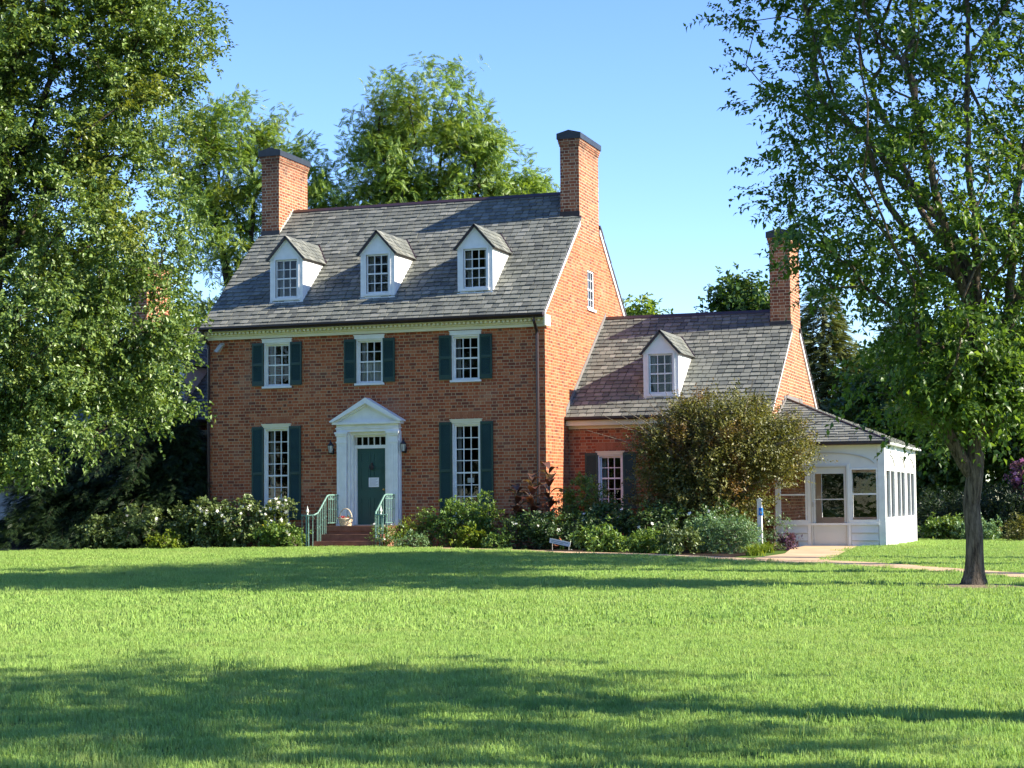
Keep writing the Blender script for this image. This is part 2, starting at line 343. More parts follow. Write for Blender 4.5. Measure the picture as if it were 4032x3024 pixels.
def window_y(x0, x1, z0, z1, y, cols, rows, meet=.5, head=.12, over=.05, sill=.06, cur=True, cw=.10, headmat=None):
    f = MB(); jw = .045
    f.box(x0, x0 + jw, y - .012, y + .16, z0, z1).box(x1 - jw, x1, y - .012, y + .16, z0, z1).box(x0 + jw, x1 - jw, y - .010, y + .16, z1 - jw, z1)
    wn = f.build('window', white, house)
    sash(x0 + jw, x1 - jw, z0, z1 - jw, y + .07, cols, rows, meet, wn)
    MB().box(x0 - over, x1 + over, y - .07, y + .16, z0 - sill, z0).build('sill', white, wn)
    MB().box(x0 - over, x1 + over, y - .05, y + .01, z1 + .001, z1 + head).box(x0 - over - .02, x1 + over + .02, y - .065, y + .01, z1 + head, z1 + head + .03).build('head', headmat or white, wn)
    if cur: curtains(x0 + .06, x1 - .06, z0 + .05, z1 - .05, y + .3, wn, cw)
    return wn
def shutter_y(x0, x1, z0, z1, y, mid=None):
    m = MB(); s_ = .05; a, b = y - .055, y - .015
    rails = [z0, z0 + (z1 - z0) * (mid or .5) - .05, z1 - .06]
    m.box(x0, x0 + s_, a, b, z0, z1).box(x1 - s_, x1, a, b, z0, z1)
    m.box(x0 + s_, x1 - s_, a, b, z0, z0 + .14).box(x0 + s_, x1 - s_, a, b, rails[1], rails[1] + .08).box(x0 + s_, x1 - s_, a, b, z1 - .08, z1)
    for lo, hi in ((z0 + .14, rails[1]), (rails[1] + .08, z1 - .08)):
        n = max(2, int((hi - lo) / .042)); h = (hi - lo) / n
        for k in range(n):
            q = lo + k * h
            m.hexa([(x0 + s_, a + .003, q), (x1 - s_, a + .003, q), (x1 - s_, a + .010, q), (x0 + s_, a + .010, q), (x0 + s_, b - .012, q + h * 1.1), (x1 - s_, b - .012, q + h * 1.1), (x1 - s_, b - .004, q + h * 1.1), (x0 + s_, b - .004, q + h * 1.1)])
    m.build('shutter', shut, house)
def arch_y(x0, x1, z0, z1, y):
    m = MB(); n = int((x1 - x0) / .072); d = (x1 - x0) / n
    for k in range(n):
        s0 = ((k + .06) / n - .5) * .09; s1 = ((k + .94) / n - .5) * .09
        a, b = x0 + (k + .07) * d, x0 + (k + .93) * d; yy = y - .006 - random.random() * .004
        m.hexa([(a, yy, z0), (b, yy, z0), (b, y + .05, z0), (a, y + .05, z0), (a + s0, yy, z1), (b + s1, yy, z1), (b + s1, y + .05, z1), (a + s0, y + .05, z1)])
    m.build('arch', brick_arch, house)
t = NT('arch_brick'); t.end(t.bsdf(t.mix(t.noise(t.pos(), 30, 3), t.ramp(t.island(), [(0, (.36, .12, .06)), (.5, (.46, .165, .075)), (1, (.52, .2, .1))]), (.3, .11, .055)), .85, .2)); brick_arch = t.m

def slates(mb, O, U, V, N, lu, lv, lim=None, ex=.215, wd=.25, th=.024, seed=0):
    """overlapping slates on a roof plane: O corner at the eave, U along the eave, V up the slope"""
    O, U, V, N = map(Vector, (O, U, V, N)); rn = random.Random(seed); rows = max(1, round(lv / ex)); ex = lv / rows
    for r in range(rows):
        v0, v1 = r * ex - (.02 if r == 0 else .012), (r + 1) * ex
        l0 = lim(max(v0, 0)) if lim else (0, lu); l1 = lim(min(v1, lv)) if lim else (0, lu)
        u = min(l0[0], l1[0]) - (wd / 2 if r % 2 else 0) - rn.random() * .08
        while u < max(l0[1], l1[1]):
            q = wd * (.78 + rn.random() * .44); a, b = u + .011, u + q - .011; u += q
            a0, b0 = max(a, l0[0]), min(b, l0[1]); a1, b1 = max(a, l1[0]), min(b, l1[1])
            if b0 - a0 < .01 and b1 - a1 < .01: continue
            if b0 < a0: a0 = b0 = min(max((a0 + b0) / 2, l0[0]), l0[1])
            if b1 < a1: a1 = b1 = min(max((a1 + b1) / 2, l1[0]), l1[1])
            t0 = th * (1.0 + rn.random() * .9); dv = (rn.random() - .5) * .022; ck = .03 if rn.random() < .45 else 0
            P = lambda uu, vv, hh: O + U * uu + V * vv + N * hh
            i = len(mb.v)
            mb.v += [tuple(P(a0, v0 + dv, t0)), tuple(P(b0, v0 + dv, t0 + rn.uniform(-.004, .004))), tuple(P(b1, v1, .006)), tuple(P(a1, v1, .006)), tuple(P(a0, v0 + dv, 0)), tuple(P(b0, v0 + dv, 0)), tuple(P(b1, v1, 0)), tuple(P(a1, v1, 0))]
            for f in ((0, 1, 2, 3), (4, 5, 1, 0), (5, 6, 2, 1), (7, 4, 0, 3)): mb.f.append(tuple(i + k for k in f))
    return mb
def SLP(zr, zf, yr, yf): return (zr - zf) / (yr - yf)
def roof_pair(name, x0, x1, yf, zf, yr, zr, seed, parent, cut):
    """front and back slopes meeting at a ridge (rails along X)"""
    m = MB(); run, rise = yr - yf, zr - zf; ln = math.hypot(run, rise); V = Vector((0, run / ln, rise / ln)); N = Vector((0, -rise / ln, run / ln))
    yc, xa, xb = cut; vc = (yc - yf) / run * ln; xa, xb = max(xa, x0), min(xb, x1)
    slates(m, (x0, yf, zf), (1, 0, 0), V, N, x1 - x0, ln, lambda v: (0, x1 - x0) if v < vc else (xa - x0, xb - x0), seed=seed)
    V2 = Vector((0, -V.y, V.z)); N2 = Vector((0, -N.y, N.z)); slates(m, (x1, 2 * yr - yf, zf), (-1, 0, 0), V2, N2, x1 - x0, ln, lambda v: (0, x1 - x0) if v < vc else (x1 - xb, x1 - xa), seed=seed + 1)
    rf = m.build(name, slate, parent)
    th = .07; k = th / N.z
    zc = zf + (yc - yf) * SLP(zr, zf, yr, yf); dkm = MB().prism([(yf, zf - .002), (yr, zr - .002), (2 * yr - yf, zf - .002), (2 * yr - yf, zf - k), (yr, zr - k), (yf, zf - k)][::-1], xa, xb, 'x')
    for ea, eb in ((x0 + .004, xa), (xb, x1 - .004)):
        if eb - ea > .02:
            dkm.prism([(yf, zf - .002), (yc, zc - .002), (yc, zc - k), (yf, zf - k)][::-1], ea, eb, 'x'); dkm.prism([(2 * yr - yc, zc - .002), (2 * yr - yf, zf - .002), (2 * yr - yf, zf - k), (2 * yr - yc, zc - k)][::-1], ea, eb, 'x')
    dkm.build('roof_deck', gutm, rf)
    MB().prism([(yr - .11, zr - .055), (yr - .11, zr - .025), (yr, zr + .07), (yr + .11, zr - .025), (yr + .11, zr - .055), (yr, zr + .03)][::-1], xa - .005, xb + .005, 'x').build('ridge_cap', gutm, rf)
    return rf
roof_pair('roof', -W - .07, .07, -EO - .03, ZR0 - .03 * SL, D / 2, ZRD, 3, house, (3.63, -10.3, -.57))

# windows of the main block: (opening, rows)
UP = [(-8.98, -8.10), (-5.92, -5.06), (-2.87, -2.0)]
LO = [(-8.98, -8.14), (-2.87, -2.0)]
ops = [(a, b, 4.50, 5.82) for a, b in UP] + [(a, b, .37, 3.24) for a, b in LO]
DOOR = (-6.13, -4.87, .27, 3.05)
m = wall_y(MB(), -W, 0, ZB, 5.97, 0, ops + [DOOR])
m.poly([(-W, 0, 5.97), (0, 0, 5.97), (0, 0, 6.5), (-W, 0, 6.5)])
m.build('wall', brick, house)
MB().poly([(0, D, ZB), (-W, D, ZB), (-W, D, 6.5), (0, D, 6.5)]).build('back_wall', brick, house)
GW = (4.40, 5.17, 6.95, 8.17)
def gy_(y): return zroof(y) - .1 if y <= D / 2 else zroof(D - y) - .1
m = MB(); X = 0.0
m.poly([(X, 0, ZB), (X, D, ZB), (X, D, 6.0), (X, 0, 6.0)])
m.poly([(X, 0, 6.0), (X, GW[0], 6.0), (X, GW[0], gy_(GW[0])), (X, 0, gy_(0))])
m.poly([(X, GW[0], 6.0), (X, GW[1], 6.0), (X, GW[1], GW[2]), (X, GW[0], GW[2])])
m.poly([(X, GW[0], GW[3]), (X, GW[1], GW[3]), (X, GW[1], gy_(GW[1])), (X, D / 2, gy_(D / 2)), (X, GW[0], gy_(GW[0]))])
m.poly([(X, GW[1], 6.0), (X, D, 6.0), (X, D, gy_(D)), (X, GW[1], gy_(GW[1]))])
a, b, c_, d_ = GW
m.poly([(X, b, c_), (X, b, d_), (X - .25, b, d_), (X - .25, b, c_)]); m.poly([(X, a, d_), (X, a, c_), (X - .25, a, c_), (X - .25, a, d_)])
m.poly([(X, a, c_), (X, b, c_), (X - .25, b, c_), (X - .25, a, c_)]); m.poly([(X, b, d_), (X, a, d_), (X - .25, a, d_), (X - .25, b, d_)])
m.build('gable_wall', brick, house)
MB().poly([(-W, D, ZB), (-W, 0, ZB), (-W, 0, gy_(0)), (-W, D / 2, gy_(D / 2)), (-W, D, gy_(D))]).build('gable_wall', brick, house)
m = MB(); m.box(-.09, -.03, a, a + .06, c_, d_).box(-.09, -.03, b - .06, b, c_, d_).box(-.09, -.03, a + .06, b - .06, c_, c_ + .07).box(-.09, -.03, a + .06, b - .06, d_ - .06, d_).box(-.085, -.04, a + .06, b - .06, 7.53, 7.58)
for q in (1, 2): yy = a + (b - a) * q / 3; m.box(-.075, -.05, yy - .012, yy + .012, c_ + .07, d_ - .06)
for q in (1, 3): zz = c_ + (d_ - c_) * q / 4; m.box(-.073, -.052, a + .06, b - .06, zz - .012, zz + .012)
wn = m.build('window', white, house)
MB().poly([(-.06, a, c_), (-.06, b, c_), (-.06, b, d_), (-.06, a, d_)]).build('glass', glass, wn)
MB().box(-.1, .05, a - .05, b + .05, c_ - .07, c_).build('sill', white, wn)
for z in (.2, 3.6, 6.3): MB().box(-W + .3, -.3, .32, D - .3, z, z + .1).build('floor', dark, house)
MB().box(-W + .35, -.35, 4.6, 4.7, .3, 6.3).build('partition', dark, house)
for i, (a, b) in enumerate(UP):
    wn = window_y(a, b, 4.50, 5.82, 0, 3, 4, .5, .10)
    if i == 1: curtains(a + .06, a + .42, 4.56, 5.12, .24, wn, .34); curtains(a + .42, b - .06, 4.56, 5.12, .24, wn, .34)
    shutter_y(a - .39, a - .01, 4.52, 5.83, 0, .5); shutter_y(b + .01, b + .39, 4.52, 5.83, 0, .5)
for i, (a, b) in enumerate(LO):
    wn = window_y(a, b, .37, 3.24, 0, 3, 8, .5, .09, headmat=cream)
    shutter_y(a - .40, a - .01, .45, 3.28, 0, .5); shutter_y(b + .01, b + .40, .45, 3.28, 0, .5)
    arch_y(a - .06, b + .06, 3.39, 3.58, 0)
# cornice with dentils, gutter, downspouts, rake boards
m = MB(); m.box(-W - .04, .04, -.10, .0, 5.97, 6.07).box(-W - .05, .05, -.16, 0, 6.07, 6.12).box(-W - .07, .07, -.34, 0, 6.185, 6.245).box(-W - .06, .06, -.19, 0, 6.12, 6.185)
x = -W
while x < 0: m.box(x, x + .07, -.27, -.19, 6.115, 6.183); x += .135
m.box(-W - .30, -W - .08, -.32, .0, 5.99, 6.2); m.box(.075, .12, -.34, .18, 5.98, 6.30)
m.build('cornice', cream, house)
m = MB(); gp = [(-.50, 6.34), (-.50, 6.28), (-.46, 6.245), (-.38, 6.245), (-.345, 6.29), (-.345, 6.33)]
m.prism(gp, -W - .09, .09, 'x'); m.build('gutter', gutm, house)
MB().tube([(-.2, -.42, 6.25), (-.2, -.40, 6.12), (-.21, -.12, 5.86), (-.21, -.09, 5.7), (-.21, -.085, -.3), (-.21, -.2, -.36)], .048, 8).build('downspout', gutm, house)
MB().tube([(-W + .05, -.42, 6.25), (-W + .06, -.38, 6.1), (-W + .10, -.1, 5.85), (-W + .10, -.085, 5.7), (-W + .10, -.085, -.35)], .048, 8).build('downspout', gutm, house)
for xx in (.002, -W - .045):
    for sgn in (0, 1):
        q = [(-.1, zroof(-.1) - .10), (3.60, zroof(3.60) - .10), (3.60, zroof(3.60) - .26), (-.1, zroof(-.1) - .24)]
        if sgn: q = [(D - k, z) for k, z in q][::-1]
        MB().prism(q[::-1], xx, xx + .043, 'x').build('rake_board', white, house)

def chimney(x0, x1, y0, y1, zlo, ztop, parent, name='chimney'):
    m = MB(); m.box(x0, x1, y0, y1, zlo, ztop - .42)
    for e, za, zb in ((.02, ztop - .42, ztop - .35), (.04, ztop - .35, ztop - .28), (.055, ztop - .28, ztop - .20)): m.box(x0 - e, x1 + e, y0 - e, y1 + e, za, zb)
    ch = m.build(name, brick_c, parent)
    e = .085; xm = (x0 + x1) / 2
    MB().prism([(x0 - e, ztop - .20), (x1 + e, ztop - .20), (x1 + e, ztop - .02), (xm, ztop + .08), (x0 - e, ztop - .02)], y0 - e, y1 + e).build('cap', cap_m, ch)
    return ch
ch = chimney(-.605, .004, 3.62, 5.78, 9.0, 12.36, house)
MB().box(-.625, .01, 3.60, 3.64, zroof(3.62) - .1, zroof(3.62) + .16).build('flashing', gutm, ch)
ch = chimney(-10.90, -10.27, 3.62, 5.78, 9.0, 12.56, house)
MB().box(-10.92, -10.25, 3.60, 3.64, zroof(3.62) - .1, zroof(3.62) + .16).build('flashing', gutm, ch)
m = MB()
for k in range(9):
    y = 3.62 + k * .12; zz = zroof(y); m.box(-10.272, -10.262, y, y + .125, zz - .05, zz + .17)
m.build('flashing', flash_l, ch)

def dormer(x0, wd, dy, z0, z1, za, zr, sl, name='dormer'):
    """zr(y): main roof height; white gabled dormer with its own slate roof"""
    xm = x0 + wd / 2; x1 = x0 + wd; m = MB()
    yb = dy + (z1 - z0) / sl
    wx0, wx1, wz0, wz1 = xm - .37, xm + .37, z0 + .13, z1 - .10
    m.box(x0, wx0, dy, dy + .08, z0 - .05, z1).box(wx1, x1, dy, dy + .08, z0 - .05, z1).box(wx0, wx1, dy, dy + .08, z0 - .05, wz0).box(wx0, wx1, dy, dy + .08, wz1, z1)
    m.poly([(x0, dy, z1), (x1, dy, z1), (xm, dy, za - .05)])
    for xx, s in ((x1, 1), (x0, -1)):
        q = [(xx, dy + .08, z0 - .02), (xx, yb + .05, z1), (xx, dy + .08, z1)]; m.poly(q if s > 0 else q[::-1])
    dm = m.build(name, white, house)
    f = MB(); e = .055; f.box(wx0 - e, wx0, dy - .02, dy + .1, wz0 - .03, wz1 + .05).box(wx1, wx1 + e, dy - .02, dy + .1, wz0 - .03, wz1 + .05).box(wx0, wx1, dy - .02, dy + .1, wz1, wz1 + .05).box(wx0 - e - .02, wx1 + e + .02, dy - .05, dy + .1, wz0 - .07, wz0)
    f.box(x0 - .01, x1 + .01, dy - .03, dy + .05, z0 - .05, z0 + .015)
    for s in (-1, 1):
        f.prism([(xm, za - .06), (xm, za - .16), (xm + s * (wd / 2 + .03), z1 - .12), (xm + s * (wd / 2 + .03), z1 - .02)][::-s], dy - .03, dy)
    f.build('dormer_trim', white, dm)
    sash(wx0, wx1, wz0, wz1, dy + .03, 3, 4, .5, dm, .045)
    curtains(wx0 + .05, wx1 - .05, wz0 + .05, wz1 - .05, dy + .22, dm, .1)
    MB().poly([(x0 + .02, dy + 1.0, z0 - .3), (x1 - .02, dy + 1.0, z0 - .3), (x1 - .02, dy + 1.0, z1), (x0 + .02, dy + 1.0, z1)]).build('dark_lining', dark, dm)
    rs = (za - z1) / (wd / 2); ov = .085; ex = wd / 2 + ov; ze = za - rs * ex; yf = dy - .10
    m = MB(); tr = MB()
    yA = dy + (za - z0) / sl; yE = dy + (ze - z0) / sl
    for s in (-1, 1):
        ln = math.hypot(ex, za - ze); V = Vector((-s * ex / ln, 0, (za - ze) / ln)); N = Vector((s * (za - ze) / ln, 0, ex / ln))
        if s > 0: O, U = Vector((xm + ex, yf, ze)), Vector((0, 1, 0)); lim = lambda v: (0, (yE - yf) + (yA - yE) * v / ln + .02)
        else: O, U = Vector((xm - ex, yf, ze)), Vector((0, 1, 0)); lim = lambda v: (0, (yE - yf) + (yA - yE) * v / ln + .02)
        k = len(m.f); slates(m, O + N * .004, U, V, N, 0, ln, lim, .19, .26, .014, seed=int(abs(x0) * 10) + s)
        if s < 0: m.f[k:] = [tuple(reversed(f)) for f in m.f[k:]]
        q = [O, Vector((O.x, yE, ze)), Vector((xm, yA, za)), Vector((xm, yf, za))]
        tr.hexa([p - N * .055 for p in q] + list(q) if s < 0 else [p - N * .055 for p in q][::-1] + q[::-1])
        a = Vector((xm + s * ex, yE, ze)); b = Vector((xm, yA, za)); off = Vector((0, -.03, .03)); tr.tube([a + off, b + off], .03, 5)
    dr = m.build('dormer_roof', slate, dm); tr.build('dormer_edge', gutm, dm)
for x0 in (-9.07, -6.03, -2.89): dormer(x0, 1.115, .574, 7.12, 8.54, 9.17, zroof, SL)

# door surround
DX = -5.5
m = MB(); yf = -.2
m.box(-6.13, -6.02, -.03, .26, .27, 2.98).box(-4.98, -4.87, -.03, .26, .27, 2.98).box(-6.13, -4.87, -.05, .26, 2.96, 3.05)
for s in (-1, 1):
    X = lambda a, b: (DX + s * a, DX + s * b) if s > 0 else (DX - b, DX - a)
    m.box(*X(.63, 1.02), -.10, -.001, .27, 3.05); m.box(*X(.585, .66), -.13, .03, .27, 3.05)
m.box(-6.50, -4.50, -.19, -.001, 3.05, 3.27).box(-6.53, -4.47, -.215, -.001, 3.14, 3.17)
ds = m.build('door_surround', white, house)
for s in (-1, 1):
    X = lambda a, b: (DX + s * a, DX + s * b) if s > 0 else (DX - b, DX - a)
    p_ = MB(); p_.box(*X(.68, .98), -.21, -.10, .45, 2.72).box(*X(.655, 1.0), -.24, -.10, .27, .45)
    p_.box(*X(.66, 1.0), -.23, -.10, 2.72, 2.77).box(*X(.68, .98), -.215, -.10, 2.77, 2.93).box(*X(.65, 1.01), -.25, -.10, 2.93, 2.99).box(*X(.62, 1.03), -.28, -.10, 2.99, 3.05)
    for k in range(3): q = .74 + k * .075; p_.box(*X(q, q + .028), -.222, -.205, .55, 2.66)
    p_.build('pilaster', white, ds)
m = MB(); hw, za, zb = 1.16, 4.05, 3.27
m.box(DX - hw + .06, DX + hw - .06, -.30, -.001, zb, zb + .07)
m.prism([(DX - hw + .05, zb + .07), (DX + hw - .05, zb + .07), (DX, za - .12)], -.20, -.001)
sl_ = (za - zb - .08) / hw
for s in (-1, 1):
    m.prism([(DX, za), (DX, za - .17), (DX + s * (hw - .11), zb + .07), (DX + s * hw, zb + .07), (DX + s * hw, zb + .10)][::-s], -.36, -.001)
    m.prism([(DX, za - .171), (DX, za - .24), (DX + s * (hw - .22), zb + .075), (DX + s * (hw - .112), zb + .072)][::-s], -.27, -.001)
m.build('pediment', white, ds)
t_ = MB(); t_.box(-6.02, -4.98, .08, .16, 2.56, 2.66).box(-6.02, -4.98, .08, .16, 2.90, 2.96)
for k in range(6): xx = -5.98 + k * .192; t_.box(xx - .012, xx + .012, .10, .15, 2.66, 2.90)
t_.box(-6.02, -5.96, .08, .20, .27, 2.56).box(-5.04, -4.98, .08, .20, .27, 2.56)
tr_ = t_.build('transom', white, ds)
MB().poly([(-6.0, .13, 2.66), (-5.0, .13, 2.66), (-5.0, .13, 2.9), (-6.0, .13, 2.9)]).build('glass', glass, tr_)
m = MB(); m.box(-5.96, -5.04, .15, .20, .30, 2.555)
for (a, b) in ((-5.86, -5.55), (-5.45, -5.14)):
    for (c_, d_) in ((.48, 1.10), (1.32, 2.02), (2.14, 2.44)):
        m.box(a, a + .03, .137, .151, c_, d_).box(b - .03, b, .137, .151, c_, d_).box(a + .03, b - .03, .137, .151, c_, c_ + .03).box(a + .03, b - .03, .137, .151, d_ - .03, d_).box(a + .06, b - .06, .142, .152, c_ + .06, d_ - .06)
dr = m.build('door', doorg, house)
MB().box(-5.52, -5.46, .11, .136, 1.93, 2.13).tube([(-5.55, .11, 2.06), (-5.56, .09, 1.96), (-5.49, .085, 1.92), (-5.43, .09, 1.96), (-5.44, .11, 2.06)], .014, 6).build('knocker', gutm, dr)
MB().lathe([(.012, 0), (.035, .02), (.035, .05), (.01, .07)], (-5.10, .11, 1.3), 8).build('handle', brass, dr)
MB().box(-6.02, -4.98, .0, .22, .272, .30).build('threshold', flash_l, dr)

# ---------------------------------------------------------------- wings
def wing(x0, x1, zr, dormx, wins, out, zgut=3.33):
    y0, d = 2.256, 8.33; yr = y0 + d / 2; yf = y0 - .40; zf = zgut + .08; sl = (zr - zf) / (yr - yf)
    zz = lambda y: zf + (y - yf) * sl
    m = wall_y(MB(), x0, x1, ZB, 3.08, y0, [(a, b, .63, 2.30) for a, b in wins])
    m.poly([(x0, y0, 3.08), (x1, y0, 3.08), (x1, y0, 3.5), (x0, y0, 3.5)])
    m.build('wing_wall', brick, house); MB().poly([(x1, y0 + d, ZB), (x0, y0 + d, ZB), (x0, y0 + d, 3.5), (x1, y0 + d, 3.5)]).build('wing_back_wall', brick, house)
    xx = x1 if out > 0 else x0
    pl = [(xx, y0, ZB), (xx, y0 + d, ZB), (xx, y0 + d, zz(y0) - .1), (xx, yr, zr - .1), (xx, y0, zz(y0) - .1)]
    MB().poly(pl if out > 0 else pl[::-1]).build('wing_gable_wall', brick_c, house)
    MB().box(x0 + .2, x1 - .2, y0 + .32, y0 + d - .3, .2, .3).box(x0 + .2, x1 - .2, y0 + .32, y0 + d - .3, 3.1, 3.2).box(x0 + .2, x1 - .2, y0 + 4, y0 + 4.1, .3, 3.1).build('floor', dark, house)
    ra, rb = (x0 + .01, x1 + .07) if out > 0 else (x0 - .07, x1 - .01)
    roof_pair('wing_roof', ra, rb, yf, zf, yr, zr, 21 + int(out), house, (5.73, x0 - 1 if out > 0 else x0 + .6, x1 - .6 if out > 0 else x1 + 1))
    MB().box(x0 + .01, x1 - .01 if out < 0 else x1 + .03, y0 - .06, y0 - .001, 3.08, 3.17).box(x0 + .01, x1 - .01 if out < 0 else x1 + .05, y0 - .32, y0 - .001, 3.17, 3.325).build('wing_cornice', cream, house)
    gp = [(yf - .08, zgut + .10), (yf - .08, zgut + .03), (yf - .05, zgut), (yf + .03, zgut), (yf + .06, zgut + .03), (yf + .06, zgut + .09)]
    MB().prism(gp, ra, rb + .02, 'x').build('wing_gutter', gutm, house)
    for sgn in (0, 1):
        q = [(y0, zz(y0) - .10), (5.70, zz(5.70) - .10), (5.70, zz(5.70) - .24), (y0, zz(y0) - .24)]
        if sgn: q = [(2 * yr - k, z) for k, z in q][::-1]
        MB().prism(q[::-1], xx + (.002 if out > 0 else -.045), xx + (.045 if out > 0 else -.002), 'x').build('rake_board', white, house)
    cx = (x1 - .63, x1 + .004) if out > 0 else (x0 - .004, x0 + .63)
    ch = chimney(*cx, 5.72, 7.40, 5.5, zr + 2.42, house, 'wing_chimney')
    MB().box(cx[0] - .02, cx[1] + .006, 5.70, 5.74, zz(5.72) - .1, zz(5.72) + .14).build('flashing', gutm, ch)
    for a, b in wins:
        window_y(a, b, .63, 2.30, y0, 3, 5, .6, .08, headmat=cream); shutter_y(a - .40, a - .01, .70, 2.36, y0, .55); shutter_y(b + .01, b + .40, .70, 2.36, y0, .55)
        arch_y(a - .06, b + .06, 2.44, 2.66, y0)
    z0 = zz(2.59); dormer(dormx, 1.075, 2.59, z0, z0 + 1.42, z0 + 2.03, zz, sl, 'wing_dormer')
    # stepped flashing where the wing roof meets the main gable
    fx = (.003, .02) if out > 0 else (-W - .02, -W - .003)
    q = [(y0 - .3, zz(y0 - .3) + .03), (yr, zr + .03), (yr, zr + .20), (y0 - .3, zz(y0 - .3) + .20)]
    MB().prism(q, *fx, 'x').build('flashing', flash, house)
    return zz, sl
wing(0, 6.12, 6.80, 2.235, [(.90, 1.66)], 1)
wing(-17.05, -W, 7.07, -14.25, [(-12.95, -12.2), (-15.8, -15.05)], -1, 3.55)

# ---------------------------------------------------------------- sunroom at the wing's end
SX0, SX1, SY0, SY1, SZ = 6.32, 9.36, 1.5, 9.3, -.45
m = MB()
fr = [(6.42, 7.22, .30, 1.78), (7.34, 8.36, -.43, 1.86), (8.43, 9.20, .30, 1.78)]
wall_y(m, SX0, SX1, SZ, 2.48, SY0, fr, .1)
bays = []
for k in range(3):
    y = 1.86 + k * 2.53; bays += [(y, y + .97), (y + 1.05, y + 2.02)]
ys = sorted({SY0, SY1, *[q for b in bays for q in b]})
for a, b in zip(ys, ys[1:]):
    for c_, d_ in ((SZ, .34), (.34, 1.76), (1.76, 2.48)):
        if (c_ == .34) and any(abs(a - q[0]) < 1e-6 for q in bays): continue
        m.poly([(SX1, a, c_), (SX1, b, c_), (SX1, b, d_), (SX1, a, d_)]); m.poly([(SX1 - .1, b, c_), (SX1 - .1, a, c_), (SX1 - .1, a, d_), (SX1 - .1, b, d_)])
for a, b in bays:
    m.poly([(SX1, a, .34), (SX1 - .1, a, .34), (SX1 - .1, a, 1.76), (SX1, a, 1.76)][::-1]); m.poly([(SX1, b, .34), (SX1 - .1, b, .34), (SX1 - .1, b, 1.76), (SX1, b, 1.76)])
wall_y(m, SX0 - .2, SX1, SZ, 2.48, SY1 - .1, [(6.4, 7.3, .34, 1.78), (7.4, 8.3, .34, 1.78), (8.4, 9.2, .34, 1.78)], .1)
m.poly([(SX0, SY0 + .76, SZ), (SX0, SY0, SZ), (SX0, SY0, 2.48), (SX0, SY0 + .76, 2.48)][::-1])
sw_ = m.build('sunroom_wall', sunw, house)
def clap_y(a, b, z0, z1, n):
    h = (z1 - z0) / n; m = MB()
    for k in range(n): z = z0 + k * h; m.hexa([(a, SY0 - .05, z), (b, SY0 - .05, z), (b, SY0 - .001, z), (a, SY0 - .001, z), (a, SY0 - .006, z + h), (b, SY0 - .006, z + h), (b, SY0 - .001, z + h), (a, SY0 - .001, z + h)])
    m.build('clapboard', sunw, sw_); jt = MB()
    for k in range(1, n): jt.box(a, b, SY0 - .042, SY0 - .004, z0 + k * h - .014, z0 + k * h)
    jt.build('clapboard_shadow_line', greyp, sw_)  # grey strips paint in the shadow line below each board lip
clap_y(6.42, 7.22, SZ, .19, 3); clap_y(8.45, 9.19, SZ, .19, 3)
for k in range(3):
    y0 = 1.80 + k * 2.53; y1 = y0 + 2.14; m = MB()
    for j in range(3):
        z = SZ + j * .235; m.hexa([(SX1 + .03, y0, z), (SX1 + .03, y1, z), (SX1 + .001, y1, z), (SX1 + .001, y0, z), (SX1 + .006, y0, z + .235), (SX1 + .006, y1, z + .235), (SX1 + .001, y1, z + .235), (SX1 + .001, y0, z + .235)])
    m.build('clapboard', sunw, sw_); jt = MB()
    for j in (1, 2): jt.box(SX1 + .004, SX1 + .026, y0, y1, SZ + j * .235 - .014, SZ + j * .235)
    jt.build('clapboard_shadow_line', greyp, sw_)  # same painted shadow lines on the side panels
m = MB()
for q_ in ((SX0, SX0 + .09, SY0 - .03, SY0 - .001, SZ, 2.48), (SX1 - .15, SX1 + .035, SY0 - .035, SY0 - .001, SZ, 2.48), (7.23, 7.33, SY0 - .03, SY0 - .001, SZ, 1.9), (8.365, 8.425, SY0 - .03, SY0 - .001, SZ, 1.9), (SX1 + .001, SX1 + .035, SY0 - .001, SY0 + .25, SZ, 2.48), (SX1 + .001, SX1 + .035, SY1 - .15, SY1, SZ, 2.48), (SX1 + .001, SX1 + .035, 3.96, 4.31, SZ, 2.48), (SX1 + .001, SX1 + .035, 6.49, 6.84, SZ, 2.48)):
    MB().box(*q_).build('corner_board', white, sw_)
MB().box(SX0 + .09, SX1 - .15, SY0 - .06, SY0 - .0305, .19, .25).build('sill_board', white, sw_)
m = MB()
def arcy(ca, half, zc, rise, f):
    P = []
    for k in range(25):
        u = -1 + 2 * k / 24; P.append((ca + half * u, zc + rise * math.sqrt(max(0, 1 - u * u * .98))))
    for (a, za), (b, zb) in zip(P, P[1:]): f(a, za, b, zb)
arcy(7.75, 1.36, 1.84, .36, lambda a, za, b, zb: m.hexa([(a, SY0 - .03, za), (b, SY0 - .03, zb), (b, SY0 - .001, zb), (a, SY0 - .001, za), (a, SY0 - .03, za + .03), (b, SY0 - .03, zb + .03), (b, SY0 - .001, zb + .03), (a, SY0 - .001, za + .03)]))
for k in range(3):
    arcy(2.87 + k * 2.53, 1.0, 1.80, .36, lambda a, za, b, zb: m.hexa([(SX1 + .03, a, za), (SX1 + .03, b, zb), (SX1 + .001, b, zb), (SX1 + .001, a, za), (SX1 + .03, a, za + .03), (SX1 + .03, b, zb + .03), (SX1 + .001, b, zb + .03), (SX1 + .001, a, za + .03)]))
m.build('arch_trim', plain('arch_beige', (.50, .47, .42), .5, .3, .06, 2), sw_)
